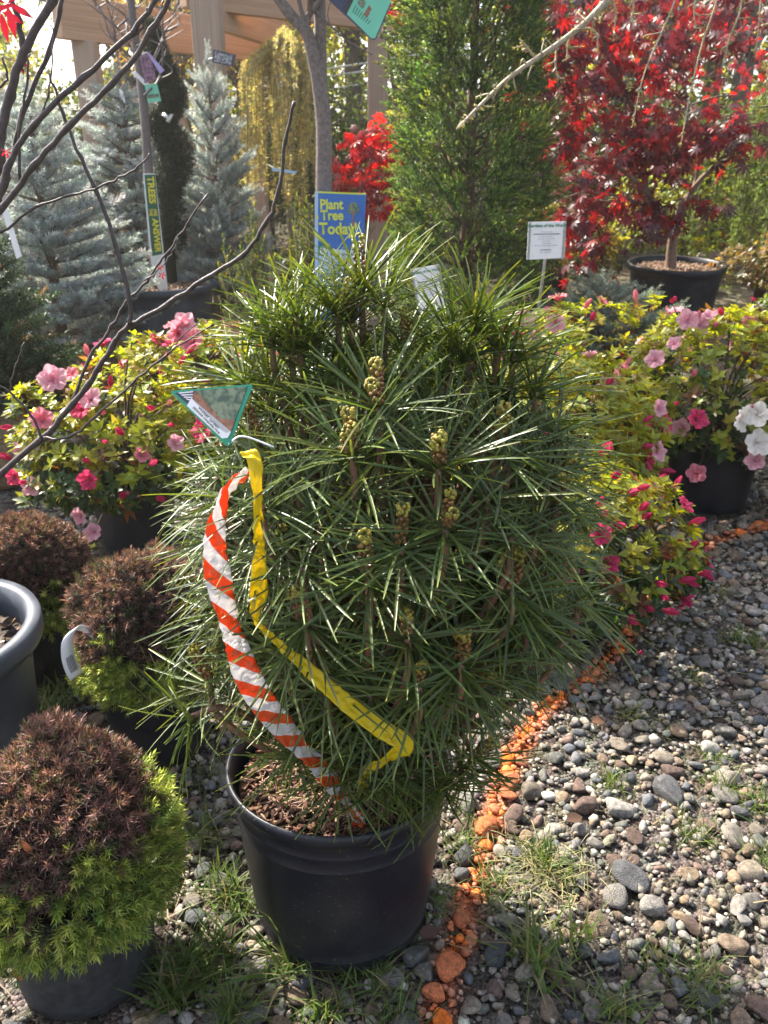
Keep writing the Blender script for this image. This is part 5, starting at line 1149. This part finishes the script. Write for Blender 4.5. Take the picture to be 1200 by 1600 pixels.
card_tag([(425, 262), (447, 265), (464, 268), (462, 272), (425, 267)], 5.6, M_PALEBLUE, 'pale blue strip tag floating from the weeping larch', (), ((430, 263), (420, 258)))

# ------------------------------------------------------------------ timber pergola
def mk_wood(name, c1, c2):
    m, N, L, b = newmat(name); tc = N.new('ShaderNodeTexCoord'); mp_ = N.new('ShaderNodeMapping'); mp_.inputs['Scale'].default_value = (14, 14, 1.6); L.new(tc.outputs['Generated'], mp_.inputs['Vector'])
    nz = N.new('ShaderNodeTexNoise'); nz.inputs['Scale'].default_value = 1.6; nz.inputs['Detail'].default_value = 6; nz.inputs['Distortion'].default_value = .6; L.new(mp_.outputs[0], nz.inputs['Vector'])
    rp = N.new('ShaderNodeValToRGB'); rp.color_ramp.elements[0].position = .3; rp.color_ramp.elements[1].position = .7; rp.color_ramp.elements[0].color = (*c1, 1); rp.color_ramp.elements[1].color = (*c2, 1)
    L.new(nz.outputs['Fac'], rp.inputs['Fac']); L.new(rp.outputs[0], b.inputs['Base Color']); b.inputs['Roughness'].default_value = .8; bump(N, L, b, nz.outputs['Fac'], .3, .01); return m
M_WOODP, M_WOODB = mk_wood('weathered post', (.27, .19, .14), (.42, .31, .24)), mk_wood('cedar beam', (.33, .19, .11), (.48, .3, .19))
pg = thing('timber_pergola', 'weathered timber pergola with heavy posts and beams behind the spruces', 'pergola', (-1.5, 7.0, gz(-1.5, 7)))
def beam(name, a, b, w, h, mat):
    a, b = np.array(a, float), np.array(b, float); Zd = norm(b - a); L = np.linalg.norm(b - a); up = np.array([0, 0, 1.0]) if abs(Zd[2]) < .9 else np.array([0, 1.0, 0]); Xd = norm(np.cross(Zd, up)); Yd = np.cross(Xd, Zd)
    mb = MB().box((0, 0, 0), (w / 2, h / 2, L / 2)); o = obj(name, mb, mat, pg, smooth=False, local=True)
    from mathutils import Matrix
    o.matrix_local = Matrix.Translation(Vector(((a + b) / 2 - np.array(pg.location)).tolist())) @ Matrix(np.stack([Xd, Yd, Zd], 1).tolist()).to_4x4()
    bv = o.modifiers.new('worn edges', 'BEVEL'); bv.width = .008; bv.segments = 2; return o
def post(u, v, y, z1, w): p = W(u, v, y); beam('post', (p[0], y, gz(p[0], y) - .05), (p[0], y, z1), w, w, M_WOODP)
ZA = 2.27
a1, a2 = W(88, 24, 6.55), W(432, 70, 8.45); a1[2] = a2[2] = ZA
beam('beam', a1, a2, .09, .27, M_WOODB); beam('beam', a1 + [.05, .2, .02], a2 + [.05, .2, .02], .07, .26, M_WOODB)
post(132, 60, 6.75, ZA - .13, .155); post(392, 90, 8.2, ZA - .13, .16)
b1, b2 = W(285, -8, 6.8), W(612, 35, 8.1); b1[2] = b2[2] = 2.45
beam('beam', b1, b2, .1, .2, M_WOODB)
post(324, 30, 6.85, 2.75, .2); post(590, 60, 8.02, 2.35, .17)
c1, c2 = W(340, 12, 6.95), W(445, 30, 8.3); c1[2] = c2[2] = 2.33; beam('joist', c1, c2, .08, .2, M_WOODB)
beam('brace', W(265, 150, 7.3), W(308, 265, 7.3), .1, .1, M_WOODP)
for k in range(0): q = a1 + (a2 - a1) * (.1 + .3 * k); beam('rafter', q + [.1, -1.3, .22], q + [.5, 2.0, .22], .05, .14, M_WOODB)

# ------------------------------------------------------------------ clipped dark conifer (spiral)
g = np.random.default_rng(91); SY = 5.75; xs = float(W(262, 300, SY)[0]); spi = thing('spiral_conifer', 'very dark clipped conifer trained into a twisting column beside the pergola post', 'topiary', (xs, SY, gz(xs, SY)))
path = [(238, 40, 5), (243, 75, 9), (256, 110, 12), (264, 135, 15), (268, 160, 14), (262, 180, 7), (248, 192, 13), (255, 205, 15), (272, 225, 20), (276, 250, 21), (268, 275, 18), (258, 300, 18), (266, 340, 22), (262, 380, 20)]
C = bezier([W(u, v, SY) for u, v, r in path], 6); rr = np.interp(np.arange(len(C)), np.arange(0, len(C), 6), [r for *_, r in path]) * 5.8 / FPX
n = 5200; j = g.integers(0, len(C), n); d = rand_dir(n, g); P = C[j] + d * (rr[j] * g.uniform(.8, 1.02, n))[:, None]; ts = shoot(9, .04, .02, .008, .5, 1.2, 92)
mb = MB(); mb.scatter(ts, frames(d + [0, 0, .3], g.uniform(0, 6, n)), P, jitter((.018, .028, .014), n, .4, g)); obj('crown', mb, M_DWARF, spi); mb = MB().tube(np.vstack([C[::-1][:1] * [1, 1, 0] + [0, 0, gz(xs, SY) - .02], C[::-1]]), np.concatenate([[.03], np.maximum(rr[::-1] * .5, .01)]), 8, (.018, .022, .012)); obj('trunk', mb, M_BARK, spi)
obj('tie', MB().tube([W(255, 178, SY - .1), W(262, 184, SY - .12), W(268, 178, SY - .1), W(262, 190, SY - .12)], .012, 5), M_WHITE, spi)

# ------------------------------------------------------------------ weeping larch strands (far) and overhanging branch (near)
TUFT = [shoot(6, .006, .016, .004, .4, 1.4, 700 + i) for i in range(2)]
def strands(mb, lf, paths, step, size, cols, g, rad=.004, bark=(.2, .16, .11)):
    for P in paths:
        B = bezier(P, 6); mb.tube(B, np.linspace(rad, rad * .45, len(B)), 4, bark); L = np.concatenate([[0], np.cumsum(np.linalg.norm(np.diff(B, axis=0), axis=1))]); m = int(L[-1] / step)
        if m < 1: continue
        s = np.linspace(0, L[-1], m); Q = np.stack([np.interp(s, L, B[:, k]) for k in range(3)], 1); d = rand_dir(m, g) + [0, 0, .2]
        C = jitter(np.array(cols)[g.integers(0, len(cols), m)], m, .3, g); M = frames(d, g.uniform(0, 6, m)) * (size * g.uniform(.6, 1.3, m))[:, None, None]
        for i in range(2): sl_ = np.arange(m) % 2 == i; lf.scatter(TUFT[i], M[sl_], Q[sl_], C[sl_])
g = np.random.default_rng(93); LY = 7.2; xl = float(W(452, 300, LY)[0]); lar = thing('weeping_larch', 'weeping larch with long hanging olive strands in front of the pergola', 'larch', (xl, LY, gz(xl, LY)))
mb, lf = MB(), MB(); limb([np.array([xl, LY, gz(xl, LY) - .03]), W(452, 300, LY), W(455, 160, LY), W(448, 70, LY), W(440, 50, LY)], .03, .012, mb, (.2, .16, .12), 6); paths = []
for i in range(110):
    u1 = g.uniform(375, 495); top = 55 + abs(u1 - 440) * g.uniform(.5, 1.1); v2 = g.uniform(190, 330); yy = LY + g.normal(0, .3); paths.append([W(447, 62, LY), W((447 + u1) / 2, top - 12, (LY + yy) / 2), W(u1, top + 14, yy), W(u1 + g.normal(0, 5), (top + v2) / 2, yy), W(u1 + g.normal(0, 7), v2, yy)])
strands(mb, lf, paths, .02, 2.0, [(.4, .36, .2), (.46, .4, .24), (.32, .3, .15)], g); obj('strands', mb, M_BARK, lar); obj('foliage', lf, M_FAR, lar)
g = np.random.default_rng(95); NY = 2.7; nlr = thing('overhanging_larch', 'budding larch with drooping knobbly twigs arching over the red maple', 'larch', (2.35, 3.0, gz(2.35, 3.0)))
mb, lf = MB(), MB(); T0_ = np.array([2.35, 3.0, -.03]); limb([T0_, [2.33, 3.0, 1.0], [2.2, 2.95, 2.0], [1.8, 2.85, 2.35]], .04, .018, mb, (.2, .16, .12), 7)
limb([[1.8, 2.85, 2.35], W(1120, -90, NY), W(1010, -50, NY), W(955, -5, NY), W(915, 35, NY - .03), W(870, 70, NY - .05), W(800, 118, NY - .08), W(755, 160, NY - .1), W(714, 202, NY - .12)], .014, .0035, mb, (.33, .27, .19), 7)
paths = [[W(1070, -60, NY), W(1053, 5, NY - .05), W(1030, 60, NY - .07), W(1005, 120, NY - .08), W(988, 198, NY - .08)], [W(1130, -60, NY), W(1120, 0, NY - .05), W(1097, 70, NY - .06), W(1080, 140, NY - .07), W(1063, 230, NY - .07)], [W(1160, -60, NY), W(1158, 10, NY), W(1140, 60, NY), W(1128, 110, NY)], [W(1190, -60, NY), W(1188, 10, NY - .02), W(1180, 90, NY - .02)], [W(915, 35, NY), W(890, 60, NY), W(885, 95, NY)], [W(955, -5, NY), W(962, 20, NY), W(958, 60, NY)], [W(870, 70, NY), W(868, 100, NY), W(872, 125, NY)], [W(1210, -40, NY), W(1205, 60, NY), W(1195, 150, NY)], [W(840, 95, NY - .06), W(820, 70, NY - .06), W(812, 62, NY - .06)], [W(1100, -40, NY), W(1085, 10, NY), W(1088, 50, NY)], [W(985, -30, NY), W(990, 10, NY), W(985, 30, NY)], [W(905, 42, NY), W(930, 50, NY), W(935, 80, NY)]]
for P in list(paths):
    B = bezier(P, 4)
    for q in B[3::2]: paths.append([q, q + np.array([g.normal(0, .008), g.normal(0, .008), -.006]), q + np.array([g.normal(0, .016), g.normal(0, .014), -g.uniform(.004, .02)])])
B = bezier([W(955, -5, NY), W(915, 35, NY - .03), W(870, 70, NY - .05), W(800, 118, NY - .08), W(755, 160, NY - .1), W(714, 202, NY - .12)], 6)
for q in B[::1]: paths.append([q, q + g.normal(0, .009, 3), q + g.normal(0, .018, 3) - [0, 0, .008]])
strands(mb, lf, paths, .009, .5, [(.32, .3, .12), (.3, .26, .13)], g, .0032, (.33, .27, .19)); obj('branch', mb, M_TWIG, nlr); obj('foliage', lf, M_FAR, nlr)

# weeping green conifer on the far side
g = np.random.default_rng(97); wy = 7.0; xw = float(W(1215, 300, wy)[0]); wc = thing('weeping_conifer', 'bright green weeping conifer with draping branches beside the maple', 'conifer', (xw, wy, gz(xw, wy)))
mb, lf = MB(), MB(); mb.tube([(xw, wy, gz(xw, wy) - .03), (xw, wy, 1.2), (xw - .05, wy, 1.95)], [.05, .04, .02], 7, (.12, .08, .06)); paths = []
for i in range(70):
    a = g.uniform(0, 6.28); r = g.uniform(.15, .75); zt = 1.95 - r * .9 * g.uniform(.5, 1.2); e = np.array([xw + r * math.cos(a), wy + r * math.sin(a), max(.2, zt - g.uniform(.4, 1.1))]); paths.append([(xw, wy, min(1.9, zt + .1)), (xw + r * .7 * math.cos(a), wy + r * .7 * math.sin(a), zt + .05), (xw + r * math.cos(a), wy + r * math.sin(a), zt - .15), e])
TUFT2 = TUFT; TUFT = [shoot(12, .05, .021, .008, .4, 1.1, 720 + i, tip=(1.5, 1.4, 1)) for i in range(2)]
strands(mb, lf, paths, .018, 1.3, [(.13, .19, .05), (.17, .24, .06), (.1, .15, .045)], g, .008, (.12, .08, .06)); obj('branches', mb, M_BARK, wc); obj('foliage', lf, M_CONIFER, wc)

# ------------------------------------------------------------------ trees beyond the yard
FLF = (np.array([(-.4, 0, .1), (.4, 0, .1), (.0, 0, 1.0), (0, .18, .4)]), np.array([(0, 3, 2), (3, 1, 2), (0, 1, 3)]), None)
def far_crown(seed, n, rx, rz, leafs, cols, gaps=.6, nl=26):
    g = np.random.default_rng(seed); mb = MB(); wd = MB(); H = rz * 2
    wd.tube([(0, 0, -H * .9), (g.normal(0, .1), 0, -rz * .3), (g.normal(0, .2), 0, rz * .9)], [.14, .1, .03], 7, (.11, .09, .075)); P = []; 
    for i in range(nl):
        a = g.uniform(0, 6.28); z0 = g.uniform(-.7, .7) * rz; e = np.array([math.cos(a) * rx * g.uniform(.4, 1), math.sin(a) * rx * g.uniform(.4, 1), z0 + g.uniform(.1, .5) * rz]) * [1, 1, 1]; B = bezier([(0, 0, z0), e * .5 + [0, 0, z0 * .5 + .05], e], 4); wd.tube(B, np.linspace(.045, .012, len(B)), 4, (.12, .1, .085))
        for _ in range(5):
            q = B[g.integers(3, len(B))]; f = q + g.normal(0, .35, 3) + [0, 0, .15]; wd.tube([q, (q + f) / 2, f], [.014, .01, .005], 3, (.13, .11, .09)); m = int(n / nl / 5); P.append(f + g.normal(0, gaps * .45, (m, 3)))
    P = np.concatenate(P); n = len(P); C = jitter(np.array(cols)[g.integers(0, len(cols), n)], n, .35, g); mb.scatter(FLF, frames(rand_dir(n, g) - [0, 0, .3], g.uniform(0, 6, n)) * (leafs * g.uniform(.6, 1.3, n))[:, None, None], P, C)
    c = mb.mesh('crown'); c.materials.append(M_FAR); w = wd.mesh('trunk'); w.materials.append(M_BARK); return c, w
YG = [(.27, .29, .06), (.34, .34, .08), (.2, .23, .06), (.36, .33, .12)]; OR_ = [(.3, .17, .05), (.24, .13, .05), (.2, .18, .05)]; DG = [(.05, .075, .025), (.07, .1, .03)]
FT = {'yellow': far_crown(801, 5200, 1.7, 1.9, .085, YG), 'olive': far_crown(802, 5200, 1.6, 2.0, .08, [(.2, .22, .08), (.26, .27, .1), (.32, .31, .15)]), 'thin': far_crown(803, 1500, 1.5, 2.0, .065, [(.2, .2, .07), (.16, .17, .06)], .7, 34), 'rust': far_crown(804, 2600, 1.0, 1.1, .07, OR_), 'dark': far_crown(805, 4200, 1.1, 1.2, .08, DG, .5)}
fl = [('yellow', 560, 12.0, 1.0, 2.2, 'bright yellow green tree behind the pergola crossbeam'), ('olive', 430, 13.5, 1.0, 2.3, 'olive green tree beyond the weeping larch'), ('yellow', 330, 14.5, 1.1, 2.6, 'tall yellow green tree beyond the middle pergola post'), ('thin', 215, 11.5, .85, 1.9, 'thin leaved tree seen under the pergola beam'), ('rust', 385, 10.0, .75, 1.5, 'rusty orange leaved young tree behind the spruce spire'), ('rust', 300, 9.6, .6, 1.35, 'small rust leaved tree by the dark twisting topiary'),
      ('olive', 700, 14.0, 1.2, 2.6, 'tall olive tree behind the dark green cedar'), ('yellow', 860, 13.0, 1.0, 2.2, 'yellow green tree glowing behind the red maple'), ('thin', 1010, 10.5, .95, 2.0, 'bare twigged tree with few leaves behind the maple crown'), ('thin', 1130, 10.0, .95, 2.1, 'bare grey twigged tree beyond the bright weeping conifer'), ('olive', 1090, 14.5, 1.15, 2.5, 'broad olive tree beyond the maples'), ('olive', 1270, 12.5, 1.1, 2.4, 'olive tree rising above the weeping conifer'),
      ('dark', 500, 9.2, .55, .75, 'dark green bush under the weeping larch'), ('dark', 590, 9.6, .6, .8, 'dark bush at the foot of the slim pergola post'), ('dark', 960, 9.2, .6, .75, 'dark green bush low behind the red maple'), ('dark', 1090, 9.0, .55, .7, 'dark bush beside the yellow green shrub'), ('yellow', -60, 13.0, .75, 1.9, 'yellow green tree beside the open sky gap'), ('thin', -130, 12.0, .9, 2.4, 'tall thin tree overhanging the sky gap'), ('dark', 420, 9.4, .5, .65, 'dark low bush between the larch and the yews'),
      ('dark', 180, 11.5, .7, .8, 'dark bush at the end of the sky gap'), ('yellow', 640, 16.0, 1.2, 2.8, 'far yellow green tree topping the cedar'), ('olive', 480, 16.5, 1.2, 3.0, 'far olive tree above the crossbeam'), ('thin', 260, 15.5, 1.2, 3.2, 'tall far thin tree above the pergola beam'), ('dark', 760, 10.5, .8, .9, 'dark bush hidden behind the cedar'), ('olive', 940, 16.5, 1.2, 3.0, 'far olive tree above the red maple crown')]
for i, (k, u, y, s, zc, label) in enumerate(fl):
    x = float(W(u, 300, y)[0]); z = gz(x, y); t = thing('deciduous_tree' if k != 'dark' else 'dark_bush', label, 'tree' if k != 'dark' else 'bush', (x, y, z), 'trees beyond the yard' if k != 'dark' else 'dark bushes beyond the yard')
    for me, nm in zip(FT[k], ('crown', 'trunk')):
        o = obj(nm, me, None, t); o.scale = (s, s, s); o.rotation_euler = (0, 0, i * 1.7); o.location = (0, 0, zc + (.9 * s if k != 'dark' else 0))
        if nm == 'trunk': o.scale = (s, s, s * 1.0)
# a far wood closes the view below the sky
g = np.random.default_rng(99); mb = MB(); n = 30000; x = g.uniform(-11, 16, n); lim = 2.2 + 2.6 * np.clip((x + 4.5) / 3.0, 0, 1) + .8 * np.sin(x * 1.3) + .5 * np.sin(3.1 * x); z = .4 + (lim + .4) * g.random(n) ** .8; P = np.stack([x, 19 + g.uniform(-1.5, 1.5, n), z], 1)
mb.scatter(FLF, frames(rand_dir(n, g), g.uniform(0, 6, n)) * g.uniform(.12, .24, n)[:, None, None], P, jitter(np.array(YG + DG + [(.14, .13, .05)])[g.integers(0, 7, n)], n, .35, g)); tag(obj('treeline', mb, M_FAR, kind='stuff'), 'far mixed woodland closing the view behind the yard', 'woodland')
for i, (v0, v1) in enumerate([(105, 86), (118, 98), (140, 115)]):
    a, b = W(-150, v0 + 98, 11), W(1500, v1 - 150, 11); tag(obj('overhead_cable', MB().tube(bezier([a, (a + b) / 2 - [0, 0, .08], b], 12), .011, 5), M_WIRE), 'pale overhead cable, ' + ['uppermost', 'middle', 'lowest'][i] + ' of three crossing the trees', 'cable', 'overhead cables')

# ------------------------------------------------------------------ thin scattering air added over the scene to imitate lens glare
hz = MB().box((0.0, 42.0, 4.4), (64, 52, 5.9)); hm = bpy.data.materials.new('glare_haze'); hm.use_nodes = True; HN = hm.node_tree.nodes; HN.remove(HN['Principled BSDF'])
pv = HN.new('ShaderNodeVolumePrincipled'); pv.inputs['Color'].default_value = (1, .98, .95, 1); pv.inputs['Density'].default_value = 0.0021; pv.inputs['Anisotropy'].default_value = 0.5
hm.node_tree.links.new(pv.outputs[0], HN['Material Output'].inputs['Volume']); tag(obj('glare_haze', hz, hm, smooth=False, kind='stuff'), 'thin scattering air added to imitate sun glare', 'glare_haze')
